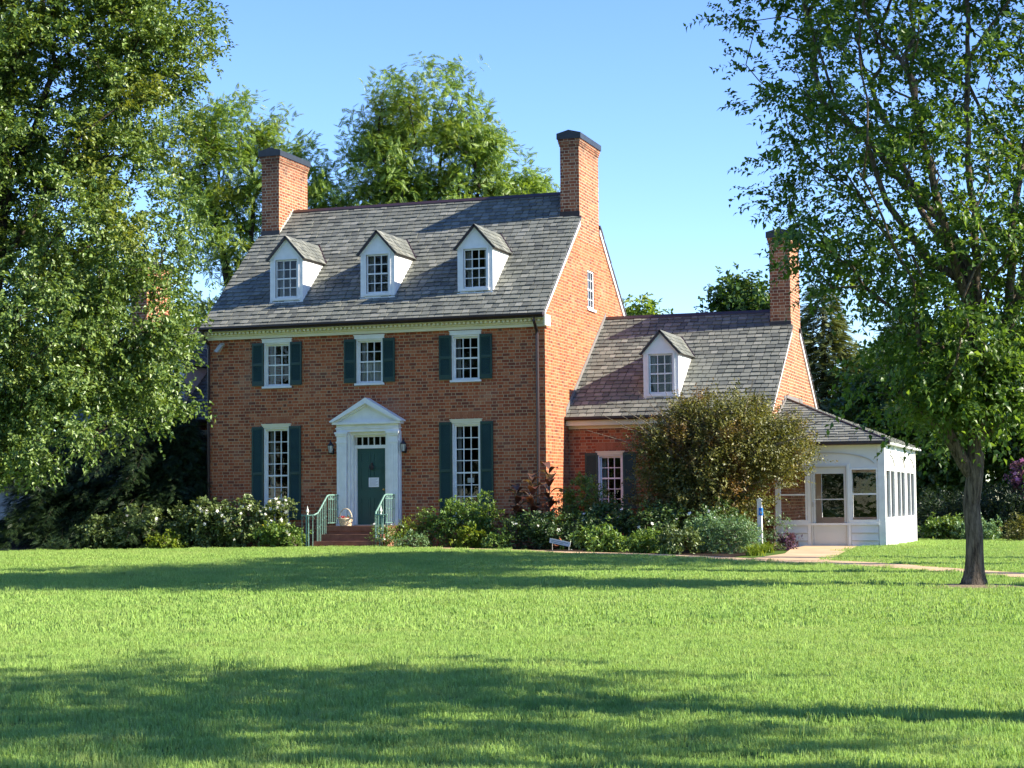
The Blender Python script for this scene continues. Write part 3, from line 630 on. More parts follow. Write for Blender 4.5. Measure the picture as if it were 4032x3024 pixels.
for a, b, c_, d_ in (fr[0], fr[2]):
    f = MB(); f.box(a, a + .05, SY0 - .02, SY0 + .06, c_, d_).box(b - .05, b, SY0 - .02, SY0 + .06, c_, d_).box(a + .05, b - .05, SY0 - .02, SY0 + .06, d_ - .05, d_).box(a - .02, b + .02, SY0 - .05, SY0 + .06, c_ - .05, c_ + .04).box(a + .05, b - .05, SY0 - .005, SY0 + .05, 1.03, 1.075)
    wn = f.build('sunroom_window', white, house)
    MB().poly([(a, SY0 + .03, c_), (b, SY0 + .03, c_), (b, SY0 + .03, d_), (a, SY0 + .03, d_)]).build('glass', glass_s, wn)
for a, b in bays:
    f = MB(); f.box(SX1 - .06, SX1 + .02, a, a + .05, .34, 1.76).box(SX1 - .06, SX1 + .02, b - .05, b, .34, 1.76).box(SX1 - .06, SX1 + .02, a + .05, b - .05, 1.71, 1.76).box(SX1 - .06, SX1 + .03, a + .05, b - .05, .34, .39)
    wn = f.build('sunroom_window', sunw, house)
    MB().poly([(SX1 - .03, a, .34), (SX1 - .03, b, .34), (SX1 - .03, b, 1.76), (SX1 - .03, a, 1.76)]).build('glass', glass_s, wn)
a, b, c_, d_ = fr[1]
f = MB(); f.box(a, a + .035, SY0 - .045, SY0 + .1, c_, d_).box(b - .035, b, SY0 - .045, SY0 + .1, c_, d_).box(a + .035, b - .035, SY0 - .045, SY0 + .1, d_ - .035, d_)
f.box(a + .04, 7.45, SY0, SY0 + .045, c_ + .03, d_ - .04).box(8.25, b - .04, SY0, SY0 + .045, c_ + .03, d_ - .04).box(7.45, 8.25, SY0, SY0 + .045, 1.63, d_ - .04).box(7.45, 8.25, SY0, SY0 + .045, c_ + .03, .20).box(7.45, 8.25, SY0 + .005, SY0 + .04, .90, .93)
f.box(7.47, 8.23, SY0 - .006, SY0, -.30, .02)
dr = f.build('sunroom_door', plain('door_offwhite', (.60, .60, .56), .4, .4, .04, 2), house)
MB().poly([(7.45, SY0 + .02, .2), (8.25, SY0 + .02, .2), (8.25, SY0 + .02, 1.63), (7.45, SY0 + .02, 1.63)]).build('glass', glass_s, dr)
MB().box(a + .035, a + .055, SY0 - .012, SY0 - .001, c_ + .03, d_ - .035).box(b - .055, b - .035, SY0 - .012, SY0 - .001, c_ + .03, d_ - .035).box(a + .055, b - .055, SY0 - .012, SY0 - .001, d_ - .055, d_ - .035).build('door_shadow_line', greyp, dr)  # grey strips stand in for the shaded gap round the door leaf
MB().box(7.36, 7.41, SY0 - .05, SY0, .70, .84).build('handle', flash_l, dr)
MB().box(a - .02, b + .02, SY0 - .06, SY0 + .05, c_ - .05, c_ + .025).build('threshold', brass, dr)
MB().box(SX0, SX1 - .12, SY0 + .12, SY1 - .1, SZ, SZ + .06).build('sunroom_floor', stone, house)
# roof: hipped lean-to
m = MB(); dk = MB(); E = .2; ze, zt = 2.50, 3.93
fx0, fx1, fy0, fy1 = 6.14, SX1 + E, SY0 - E, SY1 + E; ya, yb = fy0 + 3.35, fy1 - 2.0
A = Vector((fx0, ya, zt)); B = Vector((fx0, yb, zt)); P0 = Vector((fx0, fy0, ze)); P1 = Vector((fx1, fy0, ze)); P2 = Vector((fx1, fy1, ze)); P3 = Vector((fx0, fy1, ze))
V = (A - P0); ln = V.length; V = V / ln; N = Vector((0, -V.z, V.y)); wd_ = fx1 - fx0
slates(m, P0, (1, 0, 0), V, N, wd_, ln, lambda v: (0, max(.01, wd_ * (1 - v / ln))), .2, .26, .022, 5)
V = Vector((fx0 - fx1, 0, zt - ze)); ln2 = V.length; V = V / ln2; N = Vector((V.z, 0, -V.x)); L = fy1 - fy0
slates(m, P1, (0, 1, 0), V, N, L, ln2, lambda v: ((ya - fy0) * v / ln2, L - (fy1 - yb) * v / ln2), .2, .26, .022, 6)
V = (B - P3); ln = V.length; V = V / ln; N = Vector((0, V.z, -V.y))
slates(m, P2, (-1, 0, 0), V, N, wd_, ln, lambda v: (wd_ * v / ln, wd_), .2, .26, .022, 8)
sr = m.build('sunroom_roof', slate, house)
dz = Vector((0, 0, .006)); d2 = Vector((0, 0, .06))
for q in ((P0, P1, A), (P1, P2, B, A), (P2, P3, B)): dk.poly([k - dz for k in q])
dk.poly([k - d2 for k in (P3, P2, P1, P0)]); dk.poly([P0 - d2, P1 - d2, P1 - dz, P0 - dz]); dk.poly([P1 - d2, P2 - d2, P2 - dz, P1 - dz])
dk.build('roof_deck', sunw, sr)
MB().tube([P1 + Vector((0, 0, .03)), A + Vector((0, 0, .03))], .028, 6).build('hip_cap', gutm, sr)
MB().prism([(fy0 - .09, ze + .03), (fy0 - .09, ze - .05), (fy0 - .06, ze - .08), (fy0 + .02, ze - .08), (fy0 + .02, ze + .02)], fx0 + .02, fx1 + .02, 'x').build('sunroom_gutter', gutm, house)
m = MB()
for k in range(8):
    y = fy0 + .5 + k * (ya - fy0 - .5) / 8; zz = ze + (y - fy0) * (zt - ze) / (ya - fy0); m.box(6.122, 6.14, y, y + (ya - fy0 - .5) / 8 + .01, zz - .03, zz + .26)
m.box(6.122, 6.14, ya, yb, zt - .03, zt + .14); m.build('flashing', flash, sr)

# ---------------------------------------------------------------- small things at the house
def lantern(x, z, label):
    o = thing('wall_lantern', label, 'lantern', (x, -.16, z), 'black lanterns flanking the front door')
    m = MB(); m.box(x - .045, x + .045, -.02, 0, z - .02, z + .16).tube([(x, -.01, z + .04), (x, -.09, z - .01), (x, -.16, z + .01)], .013, 6); m.build('bracket', blackm, o)
    m = MB(); m.lathe([(.02, .0), (.055, .02), (.06, .03)], (x, -.16, z), 6).lathe([(.10, .235), (.085, .26), (.035, .33), (.015, .36), (.022, .375), (.008, .41)], (x, -.16, z), 6)
    for k in range(6): a = k * math.pi / 3 + .5; m.tube([(x + .055 * math.cos(a), -.16 + .055 * math.sin(a), z + .03), (x + .088 * math.cos(a), -.16 + .088 * math.sin(a), z + .235)], .007, 4)
    m.build('lantern_frame', blackm, o)
    MB().lathe([(.048, .03), (.08, .235)], (x, -.16, z), 6).build('lantern_glass', lampg, o)
lantern(-6.70, 2.42, 'black wall lantern on the brick above the flower basket side of the door')
lantern(-4.36, 2.42, 'black wall lantern on the brick at the side of the door without the basket')
o = thing('floodlight', 'small grey floodlight under the cornice at the house corner', 'light', (-10.4, -.05, 5.75))
MB().box(-10.46, -10.34, -.03, 0, 5.76, 5.88).tube([(-10.4, -.03, 5.82), (-10.4, -.12, 5.80)], .02, 6).build('bracket', greyp, o)
MB().hexa([(-10.56, -.26, 5.62), (-10.44, -.28, 5.58), (-10.42, -.12, 5.60), (-10.54, -.10, 5.64), (-10.40, -.20, 5.84), (-10.28, -.22, 5.80), (-10.27, -.10, 5.82), (-10.39, -.08, 5.86)]).build('lamp_head', greyp, o)

o = thing('front_stoop', 'brownstone steps with brick sides below the green front door', 'steps', (-5.5, -.9, -.35))
gz_ = -.42
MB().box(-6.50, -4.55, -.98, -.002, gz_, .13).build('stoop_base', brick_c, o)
def tread(a, b, y0, y1, z0, z1):
    m = MB(); n = 9; rn = random.Random(int(b * 50)); xs = [a + (b - a) * k / n for k in range(n + 1)]; dy = [rn.uniform(-.012, .012) for _ in xs]
    top = [(x, y0 + d, z1 + rn.uniform(-.004, .004)) for x, d in zip(xs, dy)]
    for k in range(n):
        p, q = top[k], top[k + 1]
        m.poly([(p[0], p[1], z0), (q[0], q[1], z0), q, p]); m.poly([p, q, (q[0], y1, z1), (p[0], y1, z1)])
    m.poly([(b, y0, z0), (b, y1, z0), (b, y1, z1), (b, y0 + dy[-1], z1)]); m.poly([(a, y1, z0), (a, y0, z0), (a, y0 + dy[0], z1), (a, y1, z1)])
    return m
tread(-6.54, -4.50, -1.02, -.002, .131, .27).build('step', stone, o)
MB().box(-6.50, -4.62, -.99, -.981, gz_, .13).build('riser', stone, o)
tread(-6.56, -4.60, -1.36, -.99, -.17, .035).build('step', stone, o)
tread(-6.60, -4.58, -1.70, -1.362, gz_, -.155).build('step', stone, o)
def railing(x, out, label):
    o = thing('stair_railing', label, 'railing', (x, -1., .27), 'green iron railings of the front steps')
    top = [(x, -.06, 1.18), (x, -.85, 1.18), (x, -.98, 1.15), (x, -1.2, .98), (x, -1.45, .78), (x, -1.62, .66), (x + out * .06, -1.76, .60), (x + out * .2, -1.82, .59), (x + out * .44, -1.80, .60)]
    MB().tube(top, .024, 6).build('top_rail', verd, o)
    MB().tube([(x, -.06, .36), (x, -.94, .36)], .014, 5).tube([(x, -.06, 1.06), (x, -.92, 1.06)], .012, 5).build('bottom_rail', verd, o)
    def bal(y, z0, z1, xx=x, r=.011): MB().tube([(xx, y, z0), (xx, y, z1)], r, 5).tube([(xx, y, (z0 + z1) / 2 - .02), (xx, y, (z0 + z1) / 2 + .02)], r * 1.7, 5).build('baluster', verd, o)
    for k in range(7): bal(-.12 - k * .125, .36, 1.17)
    for y, z0, z1 in ((-1.08, .03, 1.08), (-1.2, .03, .98), (-1.32, .03, .88), (-1.44, -.16, .78), (-1.56, -.16, .69), (-1.67, -.16, .63)): bal(y, z0, z1)
    nx_ = x + out * .24
    for dx in (-.035, .035): MB().tube([(nx_ + dx, -1.81, -.42), (nx_ + dx, -1.81, .6)], .021, 6).build('newel_post', verd, o)
    bal(-1.8, -.42, .6, x + out * .08); bal(-1.8, -.42, .6, x + out * .42)
    m = MB()
    for s in (-1, 1):
        for c0 in (.40, .08, .28):
            m.tube([(x + out * (c0 + .05 * math.cos(a)), -1.81 , .50 + s * .0 + .05 * math.sin(a)) for a in np.linspace(0, 5.2, 10)], .008, 4)
    for yy in (-.18, -.45, -.72): m.tube([(x, yy + .05 * math.cos(a), 1.11 + .045 * math.sin(a)) for a in np.linspace(0, 6.2, 10)], .008, 4)
    m.build('scroll', verd, o)
    MB().lathe([(.012, .6), (.03, .62), (.018, .65), (.045, .70), (.04, .74), (.02, .78), (.012, .83), (.004, .87)], (nx_, -1.81, 0), 8).build('finial', plain('finial_pale%d' % (out > 0), (.62, .64, .58), .6), o)
railing(-6.44, -1, 'green iron railing with pale finial beside the flower basket')
railing(-4.62, 1, 'green iron railing with pale finial nearer the brick stoop side')

o = thing('flower_basket', 'white wicker basket of red flowers on the landing by the door', 'basket', (-5.93, -.78, .27))
bx, by = -5.93, -.80
m = MB(); n = 18
for k in range(7):
    z = .29 + k * .033; r = .155 + .05 * k / 6; m.tube([(bx + r * math.cos(a), by + r * math.sin(a), z + .006 * math.sin(a * 9 + k * 3.1)) for a in np.linspace(0, 2 * math.pi, 28)], .018, 5)
m.lathe([(.15, 0), (.16, .015)], (bx, by, .272), 14); m.build('basket_body', wick, o)
MB().tube([(bx + .2 * math.cos(a), by, .48 + .30 * math.sin(a)) for a in np.linspace(-.1, math.pi + .1, 16)], .017, 6).build('basket_handle', wick, o)

def flat_leaf(l, w, fold=.15, droop=.15):
    v = np.array([(0, 0, 0), (-w / 2, .42 * l, fold * w), (0, l, -droop * l), (w / 2, .42 * l, fold * w), (0, .45 * l, 0)], float)
    return v, np.array([(0, 4, 1), (1, 4, 2), (0, 3, 4), (3, 2, 4)])
def quad_leaf(l, w, fold=.2, droop=.1):
    return np.array([(0, 0, 0), (w / 2, .45 * l, fold * w), (0, l, -droop * l), (-w / 2, .45 * l, fold * w)], float), np.array([(0, 1, 2), (0, 2, 3)])
def frond(l, n, ll, lw, droop=.35, ang=.9):
    V, Fc = [], []; q, qf = quad_leaf(ll, lw)
    for k in range(n):
        t = .22 + .78 * k / (n - 1); y = t * l; z = -droop * l * t * t
        for s in ((-1, 1) if k < n - 1 else (0,)):
            a = s * ang * (1 - .35 * t); sc = (1 - .45 * abs(t - .5)); ca, sa = math.cos(a), math.sin(a)
            for p in q * sc: V.append((p[0] * ca + p[1] * sa, y - p[0] * sa + p[1] * ca, z + p[2] - .25 * p[1]))
            b = len(V) - 4; Fc += [(b + f[0], b + f[1], b + f[2]) for f in qf]
    return np.array(V), np.array(Fc)
def star(r, n=5):
    V = [(0, 0, .25 * r)] + [(r * (1 if k % 2 == 0 else .55) * math.cos(k * math.pi / n), r * (1 if k % 2 == 0 else .55) * math.sin(k * math.pi / n), (.12 if k % 2 else .3) * r) for k in range(2 * n)]
    return np.array(V), np.array([(0, 1 + k, 1 + (k + 1) % (2 * n)) for k in range(2 * n)])
def norm(a): return a / (np.linalg.norm(a, axis=-1, keepdims=True) + 1e-9)
def frames(axis, nrm):
    y = norm(axis); z = norm(nrm - (nrm * y).sum(-1, keepdims=True) * y); x = np.cross(y, z); return np.stack([x, y, z], -1)
def instance(tv, tf, pos, Rm, sc):
    P = np.einsum('nij,kj->nki', Rm, tv) * sc[:, None, None] + pos[:, None]; k = len(tv)
    return P.reshape(-1, 3), (tf[None] + (np.arange(len(pos)) * k)[:, None, None]).reshape(-1, tf.shape[1])
def leaves(name, mat, parent, tmpl, pos, axis, nrm, smin=.7, smax=1.25):
    s = rng.uniform(smin, smax, len(pos)); V, Fc = instance(*tmpl, pos, frames(axis, nrm), s); return np_mesh(name, V, Fc, mat, parent)
def rdir(n): return norm(rng.normal(size=(n, 3)))

GROW = {}
def grow(polys, clusters, r_tip, r_base, step=.45, up_pen=.9, floor_r=None):
    """skeleton: trunk/limb polylines, then every cluster joined to the nearest suitable node; radii from the number of tips carried"""
    N, Pn, PL = [], [], []
    for pl in polys:
        pl = [np.array(p, float) for p in pl]
        par = -1 if not N else int(np.argmin(np.linalg.norm(np.array(N) - pl[0], axis=1)))
        if not N: N.append(pl[0]); Pn.append(-1); par = 0
        for a, b in zip(pl, pl[1:]):
            k = max(1, int(np.linalg.norm(b - a) / step))
            for j in range(1, k + 1): N.append(a + (b - a) * j / k + (rng.normal(size=3) * .02 if j < k else 0)); Pn.append(par); par = len(N) - 1
    for i, p in enumerate(Pn): PL.append(0. if p < 0 else PL[p] + np.linalg.norm(N[i] - N[p]))
    GROW['n'] = len(N); base = N[0]; cl = np.array(clusters); cl = cl[np.argsort(np.linalg.norm(cl - base, axis=1))]; tips = []
    for c in cl:
        A = np.array(N); dv = c - A; d = np.linalg.norm(dv, axis=1); pd = A - A[np.maximum(np.array(Pn), 0)]; cs = (dv * pd).sum(1) / (d * np.linalg.norm(pd, axis=1) + 1e-6); cost = d * (1 + .7 * (1 - cs)) + .22 * np.array(PL) + up_pen * np.maximum(0, A[:, 2] - c[2] + .25 * d) + 1.5 * np.maximum(0, base[2] + 1. - A[:, 2])
        j = int(np.argmin(cost)); a = A[j]; k = max(1, int(d[j] / step)); par = j; sag = rng.normal(size=3) * .09 * d[j] + np.array([0, 0, .07 * d[j]])
        for q in range(1, k + 1): t_ = q / k; N.append(a + (c - a) * t_ + sag * math.sin(math.pi * t_) * .8); PL.append(PL[par] + d[j] / k); Pn.append(par); par = len(N) - 1
        tips.append(par)
    cnt = np.zeros(len(N))
    for i in tips: cnt[i] += 1
    for i in range(len(N) - 1, 0, -1):
        cnt[Pn[i]] += max(cnt[i], .5)
    ex = math.log(r_base / r_tip) / math.log(max(cnt[0], 2)); r = r_tip * np.maximum(cnt, .6) ** ex
    GROW['pl'] = np.array(PL); return np.array(N), np.array(Pn), r
def branch_mesh(name, N, Pn, r, mat, parent, flare=None, sides=6):
    e = np.arange(1, len(N)); a, b = N[Pn[e]], N[e]; ra = np.minimum(r[Pn[e]], r[e] * 1.35); rb = r[e]
    d = norm(b - a); ref = np.where(np.abs(d[:, 2:3]) < .9, np.array([[0, 0, 1.]]), np.array([[1., 0, 0]])); u = norm(np.cross(d, ref)); v = np.cross(d, u)
    th = np.arange(sides) * 2 * math.pi / sides; ring = lambda c, rr: c[:, None] + (u[:, None] * np.cos(th)[None, :, None] + v[:, None] * np.sin(th)[None, :, None]) * rr[:, None, None]
    P = np.concatenate([ring(a - d * ra[:, None] * .25, ra), ring(b, rb)], 1); k = np.arange(sides); k2 = (k + 1) % sides
    f = np.stack([k, k2, k2 + sides, k + sides], -1); Fc = (f[None] + (np.arange(len(e)) * 2 * sides)[:, None, None]).reshape(-1, 4)
    return np_mesh(name, P.reshape(-1, 3), Fc, mat, parent, True)
def blob_points(blobs, n, shell=.55, gap=0.):
    """points in a union of ellipsoids (cx,cy,cz,rx,ry,rz), more of them near the surface"""
    vol = np.array([b[3] * b[4] * b[5] for b in blobs]) ** .8; k = rng.choice(len(blobs), n, p=vol / vol.sum()); B = np.array(blobs, float)[k]
    rad = rng.uniform(shell ** 3, 1, n) ** (1 / 3) * np.where(rng.random(n) < .25, rng.uniform(.3, 1, n), 1); return B[:, :3] + rdir(n) * rad[:, None] * B[:, 3:]
def clumpy(P, f, thr, ph):
    x, y, z = (P * f).T
    v = np.sin(x + ph + 1.3 * np.sin(y * .8)) * np.sin(y * 1.1 + 2 * ph + 1.1 * np.sin(z * .9)) + .8 * np.sin(z * 1.3 + ph + 1.2 * np.sin(x * .7))
    return v > thr
def sprays(cl, center, ns, nl, ln, out=.6, up=.35, droop=.3, jit=.12):
    """leaf positions and axes along small sprays around the cluster points"""
    n = len(cl) * ns; c = np.repeat(cl, ns, 0) + rng.normal(size=(n, 3)) * jit; od = norm(c - center)
    d = norm(rdir(n) + od * out + np.array([0, 0, up])); L = ln * rng.uniform(.6, 1.2, n)
    t_ = np.linspace(.1, 1, nl); P = c[:, None] + d[:, None] * (L[:, None] * t_)[..., None]; P[..., 2] -= droop * (L[:, None] * t_ ** 2)
    side = norm(np.cross(d, rdir(n))); sg = np.where(np.arange(nl) % 2 == 0, 1., -1.)
    A = d[:, None] * .7 + side[:, None] * sg[None, :, None] + rng.normal(size=(n, nl, 3)) * .35 - np.array([0, 0, .25])
    Nn = rng.normal(size=(n, nl, 3)) * .55 + np.array([0, 0, 1.]) + od[:, None] * .35
    return P.reshape(-1, 3), A.reshape(-1, 3), Nn.reshape(-1, 3)
def tree(name, label, cat, base, trunk, blobs, ncl, ns, nl, ln, tmpl, lmat, bmat, r_tip, r_base, shell=.55, group=None, droop=.3, limbs=(), up=.35, jit=.25, keep=None, out=.6, tw=True):
    o = thing(name, label, cat, base, group); cl = blob_points(blobs, int(ncl * 1.35), shell); cl = cl[clumpy(cl, 1.9, -.85 if 'oak' in name else -.62, len(label) * .7)]
    if keep is not None: cl = cl[keep(cl)]
    ctr = np.array([np.mean([b[0] for b in blobs]), np.mean([b[1] for b in blobs]), np.mean([b[2] for b in blobs]) - .5])
    N, Pn, r = grow([[base] + list(trunk)] + list(limbs), cl, r_tip, r_base)
    branch_mesh('trunk', N, Pn, r, bmat, o)
    P, A, Nn = sprays(cl, ctr, ns, nl, ln, out, up, droop, jit)
    leaves('crown', lmat, o, tmpl, P, A, Nn); return o

# flowers of the basket, notice, signs, post
p_ = np.array([(bx, by, .5)]) + rng.normal(size=(70, 3)) * (.085, .085, .035); leaves('flowers', L_red, bpy.data.objects['flower_basket'], star(.034), p_, rdir(70), np.array([[0, -.6, 1.]]) + rng.normal(size=(70, 3)) * .4)
p_ = np.array([(bx, by, .48)]) + rng.normal(size=(70, 3)) * (.09, .09, .03); leaves('foliage', L_shr, bpy.data.objects['flower_basket'], quad_leaf(.06, .03), p_, rdir(70) + (0, 0, .5), rdir(70))
o = thing('notice', 'white paper notice taped to the green front door', 'notice', (-5.4, .13, 1.4))
MB().box(-5.595, -5.265, .128, .134, 1.41, 1.69).build('sheet', paper, o)
m = MB()
for k in range(8): m.box(-5.56, -5.30 - (k % 3) * .03, .1265, .1279, 1.65 - k * .028, 1.657 - k * .028)
m.build('text_lines', ink, o)
o = thing('window_card', 'small white card inside the tall ground floor window', 'card', (-2.4, .17, 1.6)); MB().box(-2.47, -2.27, .165, .172, 1.50, 1.64).build('sheet', paper, o)
def post():
    x, y = 6.42, -1.35; z0 = float(g(x, y)); o = thing('marker_post', 'slim white square post with blue sign beside the path to the sunroom', 'post', (x, y, z0))
    m = MB(); m.hexa([(x - .062, y - .062, z0 - .1), (x + .062, y - .062, z0 - .1), (x + .062, y + .062, z0 - .1), (x - .062, y + .062, z0 - .1), (x - .058, y - .058, .90), (x + .058, y - .058, .90), (x + .058, y + .058, .90), (x - .058, y + .058, .90)]); m.build('post_shaft', white, o)
    MB().prism([(x - .072, .90), (x + .072, .90), (x + .072, .925), (x, .965), (x - .072, .925)], y - .072, y + .072).build('post_cap', white, o)
    sp_ = MB().box(x + .0585, x + .075, y - .10, y + .075, .50, .70).box(x - .01, x + .075, y - .0745, y - .0625, .50, .70).build('sign_plate', blue, o)
    MB().box(x + .02, x + .06, y - .077, y - .0746, .57, .63).build('pictogram', white, sp_)
post()
def gsign():
    x, y = 1.42, -3.3; z0 = float(g(x, y)); o = thing('garden_sign', 'small white tilted sign on stakes in the flower bed', 'sign', (x, y, z0))
    c_, s_ = math.cos(-.20), math.sin(-.20)
    q = [(-.29, -.06), (.29, -.06), (.29, .06), (-.29, .06)]; q = [(x + a * c_ - b * s_, -.165 + a * s_ + b * c_) for a, b in q]
    MB().prism(q, y - .012, y + .006).build('sign_board', plain('sign_face', (.62, .68, .70), .4), o)
    MB().tube([(x - .22, y + .01, z0 - .1), (x - .22, y + .01, -.1)], .009, 5).build('stake', greyp, o); MB().tube([(x + .24, y + .01, z0 - .1), (x + .24, y + .01, -.2)], .009, 5).build('stake', greyp, o)
    m = MB()
    for r_, (a, b) in enumerate(((-.24, .22), (-.24, .10))):
        h = .018 - r_ * .04; q = [(a, h - .009), (b, h - .009), (b, h + .009), (a, h + .009)]; q = [(x + u * c_ - v * s_, -.165 + u * s_ + v * c_) for u, v in q]; m.prism(q, y - .0135, y - .0125)
    m.build('text_lines', plain('sign_ink', (.22, .30, .30), .5), o)
gsign()
o = thing('garden_shed', 'weathered white boarded hut half hidden in the dark under the oak', 'shed', (-19.5, 3, -.5))
m = MB()
for k in range(7): m.box(-20.45 + k * .27, -20.19 + k * .27, 2.9 + .01 * (k % 2), 4.8, .50, 1.5)
m.build('wall', shedm, o); MB().box(-20.6, -18.4, 2.8, 4.9, .36, .50).box(-20.5, -20.35, 2.9, 3.05, -.7, .36).box(-18.75, -18.6, 2.9, 3.05, -.7, .36).box(-20.5, -20.35, 4.6, 4.75, -.7, .36).box(-18.75, -18.6, 4.6, 4.75, -.7, .36).build('floor_frame', dark, o)
MB().box(-20.45, -18.65, 2.95, 3.0, -.7, .36).build('underfloor_shade', dark, o)  # dark board added to give the shade beneath the hut floor
MB().prism([(-20.7, 1.5), (-18.3, 1.5), (-19.5, 2.3)], 2.7, 5.0).build('roof', gutm, o)

# ---------------------------------------------------------------- trees
RX = np.array([.946, .324, 0]); FY = np.array([-.323, .944, 0])
def loc(b, r, f, z): return tuple(np.array(b) * (1, 1, 0) + RX * r + FY * f + np.array([0, 0, z]))
# street tree with a vase-shaped crown standing in the lawn
b = (13.39, -19.9, -.53); q = lambda r, f, z: loc(b, r, f, z)
o = thing('lawn_tree', 'slender shade tree with grey trunk and vase shaped crown standing in the lawn', 'tree', b)
trunk = [b, q(.005, 0, -.45), q(.01, 0, -.36), q(.015, 0, -.26), q(.02, 0, -.14), q(.025, 0, 0.05), q(.03, 0, .3), q(.0, .03, .8), q(.06, 0, 1.25), q(.10, .02, 1.7), q(.16, 0, 2.3)]
limbs = [[q(.14, 0, 2.1), q(.10, .05, 3.2), q(.06, 0, 4.6), q(-.35, .1, 5.3), q(-.9, .2, 5.9), q(-1.9, .3, 7.2), q(-2.25, .35, 8.3), q(-2.5, .4, 9.6)],
         [q(.14, 0, 2.2), q(.16, -.1, 3.4), q(.10, -.2, 5.0), q(.0, -.3, 7.0), q(.05, -.3, 9.2)], [q(.16, 0, 2.25), q(.5, .1, 3.0), q(.72, .2, 3.9), q(.85, .3, 5.3), q(1.3, .5, 7.5)],
         [q(.10, 0, 3.6), q(-.25, -.5, 4.4), q(-.7, -1.0, 5.6), q(-1.2, -1.5, 7.6)], [q(.05, 0, 4.4), q(-.5, .8, 5.6), q(-1.0, 1.7, 7.6), q(-1.3, 2.1, 9.0)],
         [q(.09, 0, 1.15), q(-.05, 0, 1.35), q(-.4, -.1, 1.95), q(-1.1, -.2, 2.6)], [q(.05, 0, 4.2), q(-.6, .1, 4.7), q(-1.2, .1, 5.6), q(-1.6, 0, 6.8)], [q(.5, .1, 3.1), q(.7, -.8, 4.2), q(1.0, -1.6, 6.4)], [q(.14, 0, 2.6), q(.9, .6, 4.0), q(1.8, 1.1, 5.6), q(2.4, 1.4, 7.4)]]
zz = rng.uniform(2.2, 11.3, 1500); rad = np.interp(zz, [2.2, 3.2, 4.0, 5.0, 6.0, 7.5, 9, 10.4, 11.3], [.8, 1.6, 2.1, 2.6, 2.8, 3.05, 3.15, 2.6, 1.6]); an = rng.uniform(0, 2 * math.pi, 1500); rr = rad * np.sqrt(rng.uniform(.06, 1, 1500)); zz = zz + .14 * rr
cl = np.array([q(a * math.cos(t_) - .05 * z, a * math.sin(t_), z) for a, t_, z in zip(rr, an, zz)])
keep = rng.random(len(cl)) < np.interp(cl[:, 2], [2.2, 3.4, 5, 8, 11], [.7, .66, .56, .58, .6]); lr = (cl - np.array(b)) @ RX
keep &= ~((lr < -1.2) & (cl[:, 2] < 4.1) & (rng.random(len(cl)) < .75)); cl = cl[keep]; cl = cl[clumpy(cl, 2.3, -.75, .4)]
lr = (cl - np.array(b)) @ RX; cl = cl[~((cl[:, 2] < 4.4) & (lr < -.6) & (rng.random(len(cl)) < .5))]
low = np.array([q(-rng.uniform(.05, 1.6), rng.uniform(-.9, .9), z) for z in rng.uniform(2.1, 3.7, 24)] + [q(rng.uniform(.2, 1.3), rng.uniform(-.9, .9), z) for z in rng.uniform(2.2, 3.6, 16)]); cl = np.r_[cl, low]
N, Pn, r = grow([trunk] + limbs, cl, .0045, .22, .35)
r[:] = np.where(N[:, 2] < 2.4, np.maximum(r, .0), r); zb = N[:, 2] - b[2]; r[zb < .5] *= 1 + .55 * np.exp(-zb[zb < .5] / .12)
k_ = GROW['n']; r[:k_] = np.maximum(r[:k_], np.interp(GROW['pl'][:k_], [1.2, 3, 6, 9.5], [.125, .095, .058, .016])); r_main = np.minimum(r, .135 * (1 + 1.2 * np.exp(-np.maximum(zb, 0) / .17))); branch_mesh('trunk', N, Pn, r_main, B_elm, o, sides=10)
P, A, Nn = sprays(cl, np.array(q(0, 0, 4.5)), 7, 15, .66, .6, .55, .38, .16); leaves('crown', L_elm, o, flat_leaf(.112, .062, .22, .2), P, A, Nn, .6, 1.25)
m = mulch_ang = np.linspace(0, 2 * math.pi, 33)[:-1]; V = [(b[0], b[1], float(g(b[0], b[1])) + .06)]
for k_, rr_ in ((1, .45), (2, .75)):
    for a in m: x = b[0] + rr_ * (1 + .18 * math.sin(3 * a + k_)) * math.cos(a) * 1.2; y = b[1] - .1 + rr_ * (1 + .18 * math.sin(2 * a)) * math.sin(a); V.append((x, y, float(g(x, y)) + (.05 if k_ == 1 else .008)))
Fm = [(0, 1 + k, 1 + (k + 1) % 32) for k in range(32)] + [f for k in range(32) for f in ((1 + k, 33 + k, 33 + (k + 1) % 32), (1 + k, 33 + (k + 1) % 32, 1 + (k + 1) % 32))]
o = np_mesh('mulch_ring', V, Fm, mulch); o['kind'] = 'structure'

# oak in front of the house end
b = (-7.85, -13.75, -.45); q = lambda r, f, z: loc(b, r, f, z)
b2 = q(-2.6, .6, -.45)
bl = [(*q(a, f_, z), rx, ry, rz) for a, f_, z, rx, ry, rz in ((-.2, 0, 12.6, 3.5, 3.6, 3.0), (2.2, 0, 12.0, 1.85, 2.2, 1.7), (1.75, 0, 9.9, 1.85, 2.2, 1.5), (2.1, -.3, 7.1, 1.7, 2.2, 1.5), (1.9, 0, 4.8, 1.65, 2.0, 1.5), (0, -.6, 8.3, 2.4, 2.6, 2.0), (0, -.8, 5.0, 2.0, 2.2, 1.7), (-2.2, 0, 9, 2.4, 3, 3), (-2, -.5, 4.6, 2.0, 2.2, 1.7), (-.9, -1, 3.1, 1.8, 1.7, 1.0), (1.0, -.9, 3.4, 1.6, 1.5, .9), (-2.6, -.5, 3.2, 1.6, 1.6, 1.0), (2.45, -.2, 3.7, 1.25, 1.3, .95), (-.2, -1.3, 2.4, 2.3, 1.2, .8), (-2.6, -1.2, 2.6, 1.6, 1.2, .7), (-2.4, 0, 13, 2.4, 3, 3), (0, 0, 15.8, 3, 3.2, 2))]
